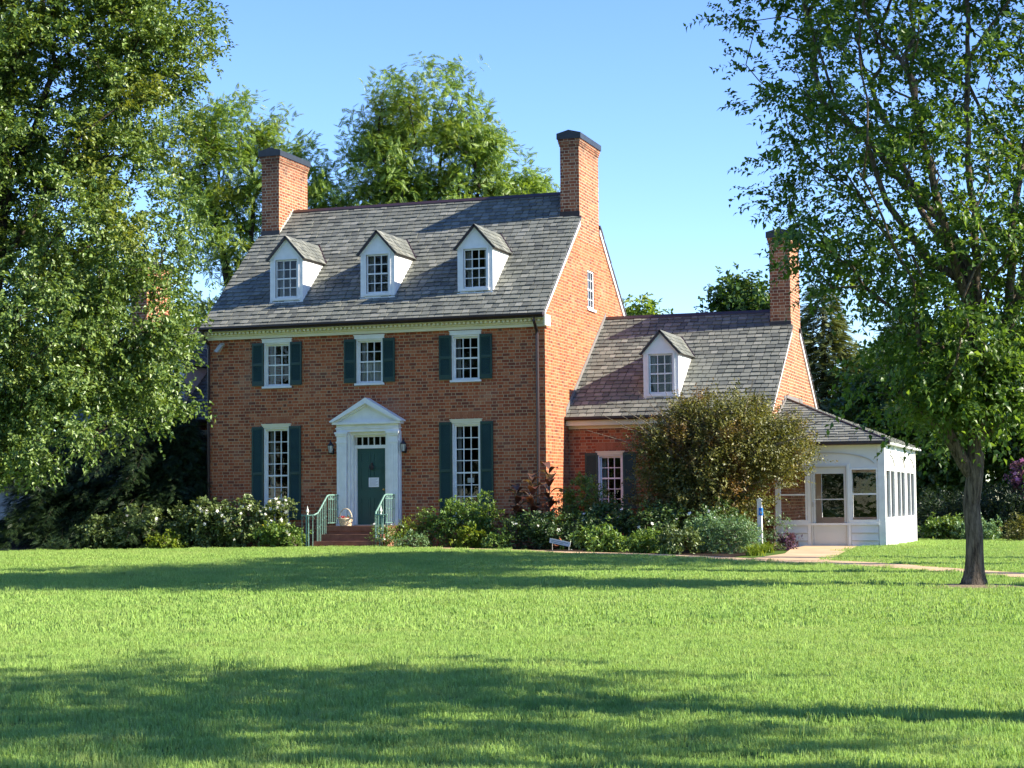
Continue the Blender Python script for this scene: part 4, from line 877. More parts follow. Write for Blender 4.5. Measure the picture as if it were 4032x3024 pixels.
tree('oak_tree', 'large leafy oak with patches of yellowing leaves beside the house end', 'tree', b2, [q(-2.5, .5, 1.5), q(-2.1, .4, 3.4), q(-1.2, .1, 5.2), q(-.8, .1, 8), q(-.6, 0, 12), q(-.5, 0, 15)], bl, 1250, 19, 9, .40, quad_leaf(.108, .070, .25, .15), L_oak, B_dark, .006, .36, .55, jit=.2,
     limbs=[[q(-.95, .1, 4.6), q(-.2, -.3, 5.6), q(.9, -.5, 6.6)], [q(-.9, .1, 6.5), q(.3, .2, 8.2), q(1.6, .3, 9.6)], [q(-.8, .1, 8), q(.5, -.3, 11), q(1.9, 0, 13)], [q(-.9, 0, 6), q(-2.2, -.2, 7.4), q(-3.6, 0, 8.6)], [q(-.7, 0, 9), q(-2, .2, 11.5), q(-3.5, .3, 13)]])
# dark conifer under it, against the wing
def conifer(name, label, base, H, R, n, lmat, fr, seed, zlo=.3, nl=34, sweep=.25, group=None, gap=1.):
    o = thing(name, label, 'tree', base, group); rn = np.random.default_rng(seed); base = np.array(base); m = MB(); P, A, Nn = [], [], []
    m.tube([base - (0, 0, .2), base + (0, 0, H * .5), base + (0, 0, H * .97)], [.02 * H + .04, .012 * H + .02, .012], 7)
    for k in range(n):
        t_ = (k + rn.random()) / n; z = zlo + (H - zlo) * t_ ** 1.15; L = R * (1 - ((z - zlo) / (H - zlo)) ** 1.2) ** .85 * rn.uniform(.7, 1.12) + .2; a = k * 2.39996 + rn.uniform(-.4, .4)
        d = np.array([math.cos(a), math.sin(a), 0]); s0 = base + (0, 0, z); pts = [s0 + d * L * u + np.array([0, 0, .16 * L * u - sweep * 1.6 * L * u * u]) for u in (0, .35, .7, 1)]
        m.tube(pts, [.018 + .006 * L, .014, .009, .004], 4, False)
        cnt = max(4, int(nl * L / R)); u = rn.uniform(.12, 1, cnt) ** .75; pp = s0 + d * (L * u)[:, None] + np.c_[np.zeros(cnt), np.zeros(cnt), .16 * L * u - sweep * 1.6 * L * u * u]
        sd_ = np.cross(d, (0, 0, 1.)); sg = rn.choice([-1., 1.], cnt)[:, None]; w_ = (rn.uniform(.0, .32, cnt) * L * (1.05 - u))[:, None]
        pp = pp + sd_ * sg * w_ + rn.normal(size=(cnt, 3)) * (.05, .05, .07)
        P.append(pp); A.append(d * rn.uniform(.5, 1.1, cnt)[:, None] + sd_ * sg * .7 + rn.normal(size=(cnt, 3)) * .2 - (0, 0, .15)); Nn.append(np.array([[0, 0, 1.]]) + rn.normal(size=(cnt, 3)) * .35)
    m.build('trunk', B_dark, o); leaves('crown', lmat, o, fr, np.concatenate(P), np.concatenate(A), np.concatenate(Nn), .65, 1.3); return o
hem = frond(.22, 7, .065, .016, .3, .95)
conifer('hemlock_tree', 'dark drooping hemlock below the oak, tallest of the dark evergreens', (-13.2, .5, -.42), 6.3, 3.3, 230, L_dark, hem, 3, .1, 200)
conifer('hemlock_tree', 'dark low hemlock with feathery tips next to the rose hedge', (-11.9, .3, -.40), 4.2, 1.75, 130, L_dark, hem, 4, .1, 120)
conifer('hemlock_tree', 'dark broad hemlock at the lawn edge in front of the hut', (-15.9, -.2, -.45), 3.6, 2.2, 140, L_dark, hem, 5, .6, 150)
conifer('hemlock_tree', 'dark hemlock with bare lower trunk overhanging the white hut', (-18.3, -1.0, -.5), 6.0, 2.4, 150, L_dark, hem, 6, 2.3, 150)
# walnuts behind the house
fw = frond(.29, 6, .10, .046, .2, 1.0)
b = (-17.4, 15.2, -.4); q = lambda r, f, z: loc(b, r, f, z)
tree('walnut_tree', 'tall walnut with drooping compound leaves behind the taller dark capped chimney by the oak', 'tree', b, [q(0, 0, 4), q(-.1, 0, 8), q(.1, 0, 11), q(.3, 0, 14)], [(*q(-.6, 0, 15.3), 2.3, 2.6, 2.4), (*q(1.6, 0, 14.2), 1.6, 2, 1.8), (*q(-1.6, 0, 12.2), 1.8, 2.2, 1.9), (*q(.9, .4, 11.3), 1.9, 2.2, 2.2), (*q(-.5, 0, 8.5), 1.9, 2.2, 2.0), (*q(1.8, .5, 8), 1.6, 2, 2.2), (*q(-2.6, 0, 15), 1.6, 2, 2)], 330, 10, 5, .42, fw, L_wal, B_dark, .009, .34, .4, droop=.2, up=.35,
     limbs=[[q(0, 0, 7), q(-.8, 0, 10), q(-1.4, 0, 13), q(-1.9, 0, 15)], [q(0, 0, 8), q(1.0, 0, 11), q(1.6, 0, 14)]])
b = (-10.6, 17.4, -.4); q = lambda r, f, z: loc(b, r, f, z)
tree('walnut_tree', 'tall walnut with open rounded crown rising above the middle of the ridge', 'tree', b, [q(-.2, 0, 5), q(-.1, 0, 9), q(.2, 0, 12.5), q(.3, 0, 15.5)], [(*q(.2, 0, 16.6), 2.5, 2.5, 2.0), (*q(-1.0, 0, 14.6), 2.0, 2.4, 1.6), (*q(2.0, 0, 14.9), 1.9, 2.2, 1.5), (*q(3.3, 0, 13.4), 1.35, 1.7, 1.2), (*q(.7, 0, 13), 2.6, 2.6, 1.5), (*q(-3.0, 0, 13.1), 1.9, 2, 1.4), (*q(-2.4, 0, 11.4), 1.8, 2, 1.5), (*q(4.0, 0, 13.0), 1.3, 1.5, 1.1), (*q(2.6, 0, 12.2), 1.8, 2, 1.2), (*q(-1.6, 0, 15.8), 1.4, 1.6, 1.2), (*q(1.8, 0, 11.5), 2.2, 2.2, 1.2)], 430, 10, 5, .42, fw, L_wal, B_dark, .009, .36, .4, droop=.2, up=.35,
     limbs=[[q(-.2, 0, 10), q(-1.8, 0, 12.2), q(-3.0, 0, 13.2)], [q(0, 0, 10.5), q(1.5, 0, 12.6), q(3.0, 0, 13.6)], [q(.1, 0, 12), q(-.7, 0, 14.2), q(-1.0, 0, 16)]])
# trees far behind the roofs and to the right of the house
lw = quad_leaf(.26, .16, .25, .15)
def far_tree(label, base, rx, zc, rz, n, lm=None, group=None, trunkr=.22, name='woodland_tree', tm=None, seedb=4, sc=1.):
    b = tuple(base); q = lambda r, f, z: loc(b, r, f, z); bl = [(*q(0, 0, zc), rx * .8, rx * .8, rz)]
    for k in range(seedb): a = rng.uniform(0, 6.28); bl.append((*q(rx * .55 * math.cos(a), rx * .5 * math.sin(a), zc + rz * rng.uniform(-.6, .5)), rx * .5, rx * .5, rz * .5))
    return tree(name, label, 'tree', b, [q(0, 0, (zc + b[2]) / 2), q(.1, 0, zc + rz * .4)], bl, n, 7, 6, .55, tm or lw, lm or L_mix, B_dark, .009, trunkr, .5, group, jit=.3)
far_tree('bright green treetop peeping over the wing roof beside the main gable', (-5.8, 33.4, -.6), 1.7, 8.7, 1.7, 70, L_wal)
far_tree('grey green treetop against the sky next to the slimmer wing chimney', (-1.2, 34.8, -.6), 2.2, 9.3, 2.4, 170, L_gry if False else L_mix)
cedf = frond(.5, 9, .15, .035, .1, .6)
conifer('cedar_tree', 'tall olive cedar rising behind the wing chimney', (3.9, 26.2, -.7), 10.6, 2.4, 230, L_ced, cedf, 11, 1, 75, -.15)
conifer('cedar_tree', 'shaggy dark cedar between the sunroom roof and the lawn tree', (7.4, 24.5, -.7), 9.2, 2.7, 230, L_ced, cedf, 12, .6, 75, -.1)
conifer('cedar_tree', 'low olive cedar just behind the wing gable and sunroom roof', (4.6, 20.5, -.7), 5.6, 1.7, 110, L_ced, cedf, 13, .5, 40, -.15)
far_tree('dark broadleaf tree behind the sunroom roof hip', (7.6, 19.5, -.7), 2.4, 4.2, 2.9, 200)
far_tree('dark broadleaf tree behind the lawn tree trunk', (10.6, 20.5, -.7), 2.6, 4.6, 3.3, 220)
far_tree('dark broadleaf tree at the frame edge beyond the pink blossoms', (13.9, 21.5, -.7), 2.6, 4.8, 3.4, 200)
far_tree('bushy tree filling the gap between two cedars far behind', (5.9, 31, -.8), 2.6, 5.0, 3.2, 170)
far_tree('distant wood edge tree beyond the dark broadleaf trees', (12.5, 33, -.8), 3.6, 5.2, 3.8, 200)
far_tree('dark broadleaf tree between the sunroom corner and the trunk', (9.2, 17.5, -.7), 2.2, 3.0, 2.5, 190)
far_tree('dark broadleaf tree filling the corner behind the pink blossoms', (13.2, 18.2, -.7), 2.4, 3.2, 2.8, 220)
far_tree('distant leafy tree low behind the house corner and oak', (-24, 16, -.6), 4.0, 6.5, 5.5, 300)
far_tree('leafy tree behind the hut under the oak', (-21.5, 9, -.6), 3.2, 3.8, 3.6, 240)
far_tree('leafy tree seen through gaps of the oak crown', (-30, 22, -.6), 4.5, 9, 6, 260)
# shade trees standing beyond the frame on the sunny side (they cast the bands of shade on the lawn)
lb = quad_leaf(.22, .14, .25, .15)
for lab, bs, rx, zc, rz, n in (('broad shade tree on the lawn beyond the street side of the path', (21.2, -36.0, -.6), 3.4, 6.8, 2.5, 90), ('rounded shade tree farther along the lawn edge', (27.5, -38.3, -.6), 3.4, 10.5, 2.6, 42), ('shade tree nearest the camera on the sunny side', (21.8, -42.0, -.6), 3.2, 6.4, 2.4, 46), ('tall shade tree between lawn tree and neighbouring garden', (22.0, -10.5, -.6), 3.8, 11.0, 3.4, 270), ('tall slim shade tree out on the sunny lawn', (25.5, -14.5, -.6), 3.4, 15.5, 3.4, 230), ('shade tree behind the tall slim one', (27.5, -19.0, -.6), 3.2, 18.5, 3.0, 150), ('shade tree close to the sunroom lawn', (24.5, -6.8, -.6), 2.6, 13.5, 2.6, 130)):
    far_tree(lab, bs, rx, zc, rz, n, L_mix, 'shade trees on the sunny side', .3, 'shade_tree', lb)

# trees across the lawn behind the camera (seen in the window panes) and the far wood behind the house
for k, (x, y, h) in enumerate(((-46, -52, 9), (-36, -66, 10), (-24, -78, 9), (-10, -88, 11), (6, -92, 10), (-56, -36, 9))):
    far_tree(['wide tree across the lawn opposite the house end', 'tree across the lawn facing the tall windows', 'tree across the lawn facing the front door', 'tall tree behind the photographer facing the cannas', 'tree behind the photographer facing the wing', 'tree past the oak on the far left lawn edge'.replace(' left', '')][k], (x, y, -.6), 7.5, h * .75, h * .72, 150, L_mix, 'trees across the lawn', .35, 'lawn_edge_tree', quad_leaf(.8, .5, .25, .15))
n = 1500; x_ = rng.uniform(-75, 75, n); P = np.c_[x_, 62 + rng.normal(size=n) * 2.5 - .06 * x_, rng.uniform(-.6, 1, n) * (5.2 + 1.8 * np.sin(x_ * .35) + 1.2 * np.sin(x_ * .9 + 1)) + 1.0]
P, A, Nn = sprays(P, np.array([0, 70, 0]), 6, 6, 1.2, .4, .3, .2, .5); o = leaves('far_wood', L_mix, None, quad_leaf(.5, .32, .25, .15), P, A, Nn); o['kind'] = 'stuff'

# ---------------------------------------------------------------- shrubs and flowers
def bush(name, label, cat, c, R, n, ns, nl, ln, tm, lm, flowers=None, nf=0, fm=None, shell=.45, bmat=None, up=.4, zlo=0, out=.6, jit=.08, blobs=None, top=False, droop=.25):
    x, y = c; z0 = float(g(x, y)); o = thing(name, label, cat, (x, y, z0)); rx, ry, rz = R
    bl = blobs or [(x, y, z0 + rz * .52, rx, ry, rz * .5)]; cl = blob_points(bl, n, shell); cl[:, 2] = np.maximum(cl[:, 2], z0 + .06)
    st = [[(x, y, z0 - .05), (x, y, z0 + .12)]]
    N, Pn, r = grow(st, cl, .004, min(.05, .02 + rz * .01), .22, .5); branch_mesh('stems', N, Pn, r, bmat or B_twig, o, sides=4)
    ctr = np.array([x, y, z0 + rz * .3]); P, A, Nn = sprays(cl, ctr, ns, nl, ln, out, up, droop, jit); P[:, 2] = np.maximum(P[:, 2], z0 + .03); leaves('foliage', lm, o, tm, P, A, Nn)
    if nf:
        k = rng.choice(len(P), min(len(P), nf * 30), replace=False); sc_ = ((P[k] - ctr) / np.array([rx, ry, rz])) @ np.array([.15, -.75, .9 if top else .4]) + rng.normal(size=len(k)) * .12; k = k[np.argsort(-sc_)[:nf * 4]]; k = rng.choice(k, nf, replace=False)
        off = norm(P[k] - ctr) * .06; leaves('blossoms', fm, o, flowers, P[k] + off, rdir(nf), np.array([[.1, -.8, .7]]) + rng.normal(size=(nf, 3)) * .4, .7, 1.3)
    return o
ql = quad_leaf; fl = star(.062)
bush('rose_bush', 'white rose bush on the dark hemlock side of the hedge row', 'bush', (-12.4, -1.35), (1.25, .6, 1.25), 110, 6, 6, .22, ql(.10, .075), L_rose, fl, 8, L_wht)
bush('rose_bush', 'low white rose bush at the dark end of the hedge row under the oak', 'bush', (-13.6, -1.6), (.9, .5, .95), 80, 6, 6, .22, ql(.10, .075), L_rose, fl, 5, L_wht)
bush('rose_bush', 'white rose bush in front of the downspout at the house corner', 'bush', (-10.5, -1.15), (1.1, .6, 1.45), 120, 6, 6, .22, ql(.10, .075), L_rose, fl, 20, L_wht, top=True)
bush('rose_bush', 'white rose bush below the shutter of the first tall window', 'bush', (-9.1, -1.1), (.95, .55, 1.45), 100, 6, 6, .22, ql(.10, .075), L_rose, fl, 24, L_wht, top=True)
bush('rose_bush', 'tall white rose cluster standing before the tall window glass', 'bush', (-8.0, -1.05), (.42, .4, 1.45), 40, 6, 6, .2, ql(.09, .065), L_rose, fl, 26, L_wht, top=True, blobs=[(-7.95, -1.05, .75, .42, .35, .32), (-8.0, -1.05, .2, .35, .35, .35)])
bush('yellow_green_plant', 'bright yellow green perennial at the foot of the roses by the stoop', 'plant', (-7.75, -1.5), (.75, .4, .62), 60, 6, 6, .16, ql(.10, .065), L_shr, star(.05), 5, L_yel)
bush('yellow_green_plant', 'low bright plant under the rose bush by the downspout', 'plant', (-11.2, -1.9), (.5, .3, .42), 30, 6, 6, .14, ql(.09, .05), L_lime)
bush('white_flower_plant', 'small white flowered plant at the bottom of the railing by the basket', 'plant', (-6.95, -2.05), (.28, .25, .42), 16, 5, 5, .14, ql(.06, .03), L_shr, star(.045), 6, L_wht)
bush('white_flower_plant', 'small white flowered plant in front of the bottom step', 'plant', (-4.25, -2.1), (.3, .26, .6), 22, 5, 5, .16, ql(.06, .03), L_shr, star(.045), 9, L_wht)
bush('lime_plant', 'feathery lime green plant against the brick side of the stoop', 'plant', (-3.75, -1.6), (.45, .35, .75), 40, 6, 6, .16, ql(.07, .035), L_lime)
bush('lime_plant', 'slim upright lime green plant between stoop and round bush', 'plant', (-3.25, -1.3), (.28, .25, 1.05), 30, 6, 6, .14, ql(.07, .04), L_shr)
bush('grey_green_plant', 'low grey green mound at the lawn edge near the stoop', 'plant', (-3.35, -2.2), (.5, .3, .36), 30, 6, 6, .13, ql(.07, .03), L_gry)
bush('round_bush', 'rounded light green bush below the second tall window', 'bush', (-2.15, -1.35), (.95, .6, 1.25), 130, 6, 6, .2, ql(.085, .055), L_shr)
bush('round_bush', 'tall sprig of light green bush before the shutter of the second tall window', 'bush', (-1.5, -1.0), (.38, .35, 1.6), 40, 6, 6, .18, ql(.075, .05), L_shr)
bush('yellow_green_plant', 'yellow green plant at the foot of the round bush', 'plant', (-1.55, -2.0), (.45, .3, .55), 36, 6, 6, .15, ql(.09, .055), L_lime)
bush('low_plant', 'small low plant alone by the bare brick at the house corner', 'plant', (-.55, -2.6), (.38, .3, .4), 26, 6, 6, .13, ql(.075, .045), L_shr)
# canna: tall stalks with broad dark leaves
def canna(x, y, h, label, seed):
    z0 = float(g(x, y)); o = thing('canna_plant', label, 'plant', (x, y, z0), 'cannas at the house corner'); rn = np.random.default_rng(seed); m = MB(); tip = (x + rn.uniform(-.1, .1), y, z0 + h); m.tube([(x, y, z0 - .05), (x, y, z0 + h * .5), tip], [.022, .018, .01], 6); m.build('stalk', L_can, o)
    n = 15; V, Fc = [], []; L = 9
    for k in range(n):
        t_ = .22 + .78 * k / (n - 1); a = k * 2.4 + rn.uniform(-.3, .3); d = np.array([math.cos(a), math.sin(a) * .8, 0]); s = np.array([-d[1], d[0], 0]); ln_ = rn.uniform(.55, .78) * (1.1 - .3 * t_); wd_ = ln_ * .29; p0 = np.array([x, y, z0 + h * t_]); i = len(V)
        for j in range(L + 1):
            u = j / L; w_ = wd_ * math.sin(math.pi * min(1, u * .93 + .05)) ** .8; c_ = p0 + d * ln_ * (.65 * u) + np.array([0, 0, ln_ * (1.0 * u - .75 * u * u)]); V += [c_ - s * w_ + (0, 0, .25 * w_), c_, c_ + s * w_ + (0, 0, .25 * w_)]
        for j in range(L): b_ = i + 3 * j; Fc += [(b_, b_ + 1, b_ + 4, b_ + 3), (b_ + 1, b_ + 2, b_ + 5, b_ + 4)]
    np_mesh('leaves', V, Fc, L_can, o, True)
canna(.5, -1.3, 2.2, 'tallest burgundy canna against the lit corner of the house', 1)
canna(.1, -1.6, 1.9, 'burgundy canna in front of the downspout at the corner', 2)
canna(-.38, -1.5, 1.6, 'shorter burgundy canna nearest the bare brick wall', 3)
bush('flower_shrub', 'dark green shrub with white flowers under the cannas', 'bush', (.3, -2.1), (.8, .6, .95), 100, 6, 6, .2, ql(.08, .05), L_vibg, star(.05), 7, L_wht)
bush('flower_shrub', 'bright leafy shrub between the cannas and the wing window', 'bush', (1.35, -.6), (.8, .7, 1.9), 150, 6, 6, .22, ql(.085, .055), L_shr)
bush('flower_shrub', 'dark shrub with white flowers under the wing window', 'bush', (2.35, -1.8), (.95, .8, 1.15), 150, 6, 6, .2, ql(.085, .055), L_vibg, star(.055), 12, L_wht)
bush('flower_shrub', 'low dark shrub behind the small white sign', 'bush', (1.2, -2.5), (.85, .5, .85), 90, 6, 6, .2, ql(.08, .05), L_vibg, star(.05), 6, L_wht)
bush('flower_shrub', 'white flowered shrub in the deep shade of the large rusty shrub', 'bush', (3.9, -2.3), (1.0, .8, 1.15), 150, 6, 6, .2, ql(.085, .055), L_vibg, star(.055), 12, L_wht)
bush('flower_shrub', 'white flowered shrub close to the white marker post', 'bush', (5.5, -2.6), (.8, .7, 1.1), 120, 6, 6, .2, ql(.085, .055), L_vibg, star(.055), 10, L_wht)
bush('low_plant', 'pale green low plant at the lawn edge beside the small sign', 'plant', (2.75, -4.1), (.65, .45, .62), 60, 6, 6, .16, ql(.11, .06), L_shr)
bush('low_plant', 'broad leaved low plant at the lawn edge under the rusty shrub', 'plant', (4.1, -4.6), (.45, .4, .5), 40, 6, 6, .15, ql(.10, .055), L_shr)
bush('low_plant', 'variegated low plant at the lawn edge farther along the bed', 'plant', (5.1, -5.0), (.5, .4, .6), 46, 6, 6, .16, ql(.10, .055), L_rose)
bush('grey_green_plant', 'feathery grey green mound beside the white marker post', 'plant', (6.3, -4.4), (.75, .65, .85), 120, 6, 7, .18, ql(.06, .03), L_gry)
bush('grey_green_plant', 'silvery plant just behind the feathery mound', 'plant', (5.5, -3.7), (.5, .5, .95), 60, 6, 6, .18, ql(.08, .05), L_gry)
bush('purple_plant', 'small purple leaved plant by the sunroom step', 'plant', (7.2, -1.6), (.2, .25, .36), 18, 6, 6, .16, ql(.10, .035), L_pur)
bush('white_flower_plant', 'loose pale flowered plant between post and sunroom window', 'plant', (6.75, -.8), (.4, .35, .95), 34, 5, 5, .2, ql(.06, .03), L_gry, star(.03), 8, L_wht, shell=.2)
# strap-leaved daylily clumps
def daylily(x, y, n, h, label, lm):
    z0 = float(g(x, y)); o = thing('daylily', label, 'plant', (x, y, z0), 'daylilies along the path'); V, Fc = [], []; L = 7
    for k in range(n):
        a = rng.uniform(0, 6.28); d = np.array([math.cos(a), math.sin(a), 0]); s = np.array([-d[1], d[0], 0]) * .013; ln_ = h * rng.uniform(.7, 1.2); p0 = np.array([x, y, z0]) + rng.normal(size=3) * (.1, .1, 0); sp_ = rng.uniform(.4, .95); i = len(V)
        for j in range(L + 1): u = j / L; c_ = p0 + d * ln_ * sp_ * u ** 1.3 + np.array([0, 0, ln_ * (1.25 * u - (.5 + .6 * sp_) * u * u)]); w_ = 1.15 - u * 1.05; V += [c_ - s * w_, c_ + s * w_]
        for j in range(L): b_ = i + 2 * j; Fc.append((b_, b_ + 1, b_ + 3, b_ + 2))
    np_mesh('leaves', V, Fc, lm, o, True)
daylily(7.15, -5.9, 110, .55, 'light green daylily clump at the bend of the path', L_lime); daylily(7.0, -3.6, 90, .55, 'light green daylily clump behind the marker post foot', L_lime); daylily(4.9, -5.3, 40, .5, 'single arching daylily at the lawn edge under the shrub', L_shr)
# large rusty shrub in front of the wing
bl = [(5.2, -.6, 2.0, 2.2, 1.8, 1.45), (6.25, -.6, 2.15, 1.5, 1.4, .85), (4.1, -.6, 1.35, 1.0, 1.3, 1.1), (5.3, -.6, 2.95, 1.4, 1.3, .7), (3.75, -.8, 2.5, .85, .9, .4), (4.4, -.6, 3.0, .7, .8, .4), (6.9, -.6, 2.6, .6, .8, .35), (4.7, -.7, .7, 1.7, 1.6, .9)]
o = bush('large_shrub', 'large twiggy shrub with rusty green leaves hiding the wing corner', 'bush', (5.0, -.5), (2.5, 1.8, 3.4), 900, 9, 9, .50, ql(.080, .052), L_vib, shell=.4, blobs=bl, out=1.0, up=.5, jit=.14, droop=.12)
m = MB()
for k in range(80):
    a = rng.uniform(-1.3, 1.3); s = np.array([5.0 + rng.uniform(-1.2, 1.2), -.7 + rng.uniform(-.8, .6), 2.0]); d = np.array([math.sin(a) * 1.15, rng.uniform(-.5, .2), math.cos(a)]); L_ = rng.uniform(1.1, 2.0) * (1 + .25 * abs(math.sin(a)))
    L_ *= 1.12; m.tube([s, s + d * L_ * .6, s + d * L_ + (0, 0, -.12)], [.013, .010, .006], 4, False)
m.build('twigs', B_twig, o)
# hedge and border at the far right
def hedge(name, label, x0, x1, y, w_, h, n, lm, seed):
    z0 = float(g((x0 + x1) / 2, y)); o = thing(name, label, 'hedge', ((x0 + x1) / 2, y, z0)); bl = [(x, y + rng.uniform(-.2, .2), z0 + h * .5, .75, w_, h * rng.uniform(.48, .58)) for x in np.arange(x0, x1, .7)]
    cl = blob_points(bl, n, .6); cl[:, 2] = np.maximum(cl[:, 2], z0 + .05); P, A, Nn = sprays(cl, np.array([(x0 + x1) / 2, y + 1, z0]), 6, 7, .26, .5, .6, .05, .1); leaves('foliage', lm, o, ql(.11, .03), P, A, Nn)
    m = MB()
    for x in np.arange(x0, x1, .5): m.tube([(x, y, z0 - .1), (x + .1, y, z0 + h * .7)], [.03, .012], 5)
    m.build('stems', B_dark, o)
hedge('yew_hedge', 'dark yew hedge between the sunroom and the lawn tree', 9.4, 12.3, 13.6, .9, 1.6, 420, L_dark, 1)
hedge('yew_hedge', 'dark yew hedge beyond the lawn tree trunk', 12.6, 16.5, 12.6, .9, 1.55, 420, L_dark, 2)
bush('border_plant', 'bright leafy mound at the foot of the hedge near the sunroom', 'plant', (10.05, 11.8), (.75, .5, .75), 70, 6, 6, .2, ql(.12, .08), L_shr)
bush('border_plant', 'grey green mound at the foot of the hedge by the trunk', 'plant', (11.15, 11.2), (.7, .5, .62), 70, 6, 6, .2, ql(.12, .06), L_gry)
bush('border_plant', 'orange tinged plant just beyond the trunk of the lawn tree', 'plant', (12.5, 9.6), (.4, .4, .7), 40, 6, 6, .2, ql(.12, .05), L_vib)
bush('pink_shrub', 'pink blossoming shrub above the hedge at the frame edge', 'bush', (13.1, 13.2), (1.0, .7, 2.6), 130, 6, 6, .25, ql(.12, .08), L_pur, star(.09), 90, L_pink, top=True, blobs=[(13.0, 13.2, 1.45, 1.0, .7, .75), (13.0, 13.2, .3, .7, .5, .6)])

# ---------------------------------------------------------------- grass
def inside(px, py, poly):
    c = np.zeros(len(px), bool); j = len(poly) - 1
    for i in range(len(poly)):
        (xi, yi), (xj, yj) = poly[i], poly[j]; k = ((yi > py) != (yj > py)) & (px < (xj - xi) * (py - yi) / (yj - yi + 1e-12) + xi); c ^= k; j = i
    return c
rg = np.random.default_rng(5)
def blades(n, half, h, wd, mat, name):
    p = rg.uniform(-half, half, (n, 2)); a = rg.uniform(0, 6.28, n); d = np.c_[np.cos(a), np.sin(a)]; s = np.c_[-d[:, 1], d[:, 0]] * (wd * rg.uniform(.6, 1.2, n))[:, None]; H = h * rg.uniform(.45, 1.15, n); ben = rg.uniform(.1, .95, n) * H
    z = lambda f: np.zeros((n, 1)) + (H * f)[:, None]
    v = np.stack([np.c_[p - s, z(-.15)], np.c_[p + s, z(-.15)], np.c_[p + d * (ben * .35)[:, None] + s * .75, z(.6)], np.c_[p + d * (ben * .35)[:, None] - s * .75, z(.6)], np.c_[p + d * ben[:, None], z(.98) - (ben ** 2 / H * .3)[:, None]]], 1)
    i = np.arange(n)[:, None] * 5; F4 = np.concatenate([i + np.array([[0, 1, 2, 3]]), i + np.array([[3, 2, 4, 4]])]); V = v.reshape(-1, 3)
    tri = np.concatenate([i + np.array([[0, 1, 2]]), i + np.array([[0, 2, 3]]), i + np.array([[3, 2, 4]])])
    me = bpy.data.meshes.new(name); me.vertices.add(len(V)); me.vertices.foreach_set('co', V.astype(np.float32).ravel()); me.loops.add(tri.size); me.loops.foreach_set('vertex_index', tri.astype(np.int32).ravel()); me.polygons.add(len(tri)); me.polygons.foreach_set('loop_start', np.arange(len(tri), dtype=np.int32) * 3); me.materials.append(mat); me.update(calc_edges=True)
    return bpy.data.objects.new(name, me)
near_t = blades(560, .25, .052, .0029, grass_m, 'grass_tuft'); far_t = blades(330, .36, .060, .0055, grass_m, 'grass_tuft'); tall_t = blades(26, .10, .20, .004, grass_m, 'grass_tuft')
CAM = np.array([15.6472, -48.7602]); FW = np.array([-.3234, .9463])
lawnA = [(-40, -2.5), (-16.9, -2.2), (-11.7, -1.95), (-6.7, -1.9)] + [(x, y - .05) for x, y in PN[1:5]] + [(4.73, -7.1)] + [(x, y - .02) for x, y in PN[6:]] + [(40, -60), (-40, -60)]
lawnB = [(8.75, 1.3), (9.04, -3.9), (9.52, -9.25), (10.97, -10.6), (12.22, -12.6), (13.92, -14.9), (15, -16.3), (18, -19.9), (24, -25.9), (45, -39), (45, 12), (9.45, 12.5), (9.45, 1.42)]
LAWN_L = [(-60, -2.4), (-40, -2.4), (-40, -50), (-60, -50)]
def scatter(dens, dmin, dmax, polys, keepf=None):
    pts = []
    for pl in polys:
        a = np.array(pl); lo, hi = np.maximum(a.min(0), (-42, -50)), np.minimum(a.max(0), (46, 16)); sp = dens ** -.5; gx_, gy_2 = np.meshgrid(np.arange(lo[0], hi[0], sp), np.arange(lo[1], hi[1], sp)); p = np.c_[gx_.ravel(), gy_2.ravel()]; p = p + rg.uniform(-.42, .42, p.shape) * sp; d = (p - CAM) @ FW; lat = np.abs((p - CAM) @ np.array([.9463, .3234]))
        k = (d > dmin) & (d < dmax) & (lat < d * .30 + 2.5) & inside(p[:, 0], p[:, 1], pl); pts.append(p[k])
    p = np.concatenate(pts); d = (p - CAM) @ FW
    k = np.hypot(p[:, 0] - 13.39, p[:, 1] + 20.0) > .62; return p[k]
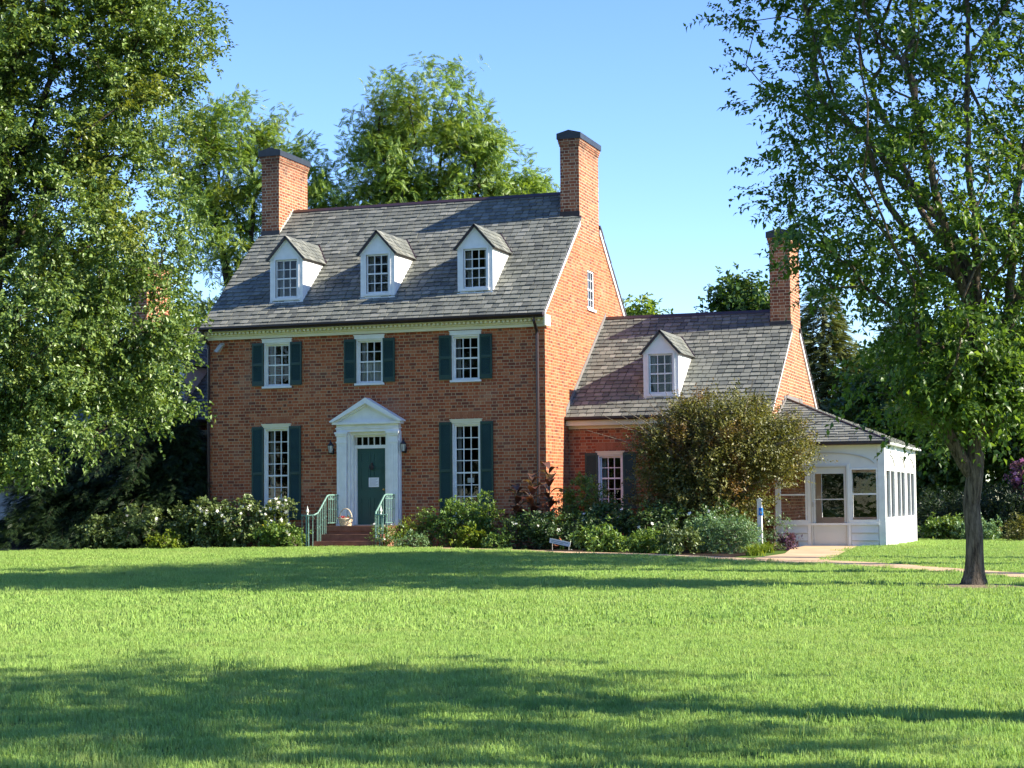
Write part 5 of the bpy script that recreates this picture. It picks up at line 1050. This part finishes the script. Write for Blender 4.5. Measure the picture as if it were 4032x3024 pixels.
def grass_object(name, pts, tuft, smin, smax):
    n = len(pts); me = bpy.data.meshes.new(name); V = np.c_[pts, g(pts[:, 0], pts[:, 1])].astype(np.float32); me.vertices.add(n); me.vertices.foreach_set('co', V.ravel())
    a = me.attributes.new('rot', 'FLOAT_VECTOR', 'POINT'); a.data.foreach_set('vector', np.c_[rg.normal(size=(n, 2)) * .06, rg.uniform(0, 6.28, n)].astype(np.float32).ravel())
    lowf = .5 + .5 * np.sin(pts[:, 0] * 1.3 + 1.7 * np.sin(pts[:, 1] * .9)) * np.sin(pts[:, 1] * 1.1 + 1.3 * np.sin(pts[:, 0] * .7))
    a = me.attributes.new('scl', 'FLOAT', 'POINT'); a.data.foreach_set('value', (rg.uniform(smin, smax, n) * (.85 + .3 * lowf)).astype(np.float32))
    o = link(name, me); o['kind'] = 'stuff'
    t = bpy.data.node_groups.new(name, 'GeometryNodeTree'); t.interface.new_socket('Geometry', in_out='INPUT', socket_type='NodeSocketGeometry'); t.interface.new_socket('Geometry', in_out='OUTPUT', socket_type='NodeSocketGeometry')
    A = t.nodes.new; gi, go, ip, ob = A('NodeGroupInput'), A('NodeGroupOutput'), A('GeometryNodeInstanceOnPoints'), A('GeometryNodeObjectInfo'); ob.inputs[0].default_value = tuft; ob.inputs['As Instance'].default_value = True
    mp = A('GeometryNodeMeshToPoints'); r1 = A('GeometryNodeInputNamedAttribute'); r1.data_type = 'FLOAT_VECTOR'; r1.inputs[0].default_value = 'rot'; s1 = A('GeometryNodeInputNamedAttribute'); s1.data_type = 'FLOAT'; s1.inputs[0].default_value = 'scl'
    L = t.links.new; L(gi.outputs[0], mp.inputs[0]); L(mp.outputs[0], ip.inputs['Points']); L(ob.outputs['Geometry'], ip.inputs['Instance']); L(r1.outputs[0], ip.inputs['Rotation']); L(s1.outputs[0], ip.inputs['Scale']); L(ip.outputs[0], go.inputs[0])
    o.modifiers.new('scatter', 'NODES').node_group = t; return o
grass_object('grass', scatter(15, 7.5, 20, [lawnA]), near_t, .75, 1.15)
grass_object('grass', scatter(9, 20, 75, [lawnA, lawnB]), far_t, .75, 1.15)
sp_ = scatter(.45, 7.5, 40, [lawnA]); c_ = np.array([8.9, -34.3]); sp_ = np.r_[sp_, c_ + rg.normal(size=(34, 2)) * (.55, .28)]; grass_object('tall_grass', sp_, tall_t, .35, .9)
bpy.context.view_layer.update()
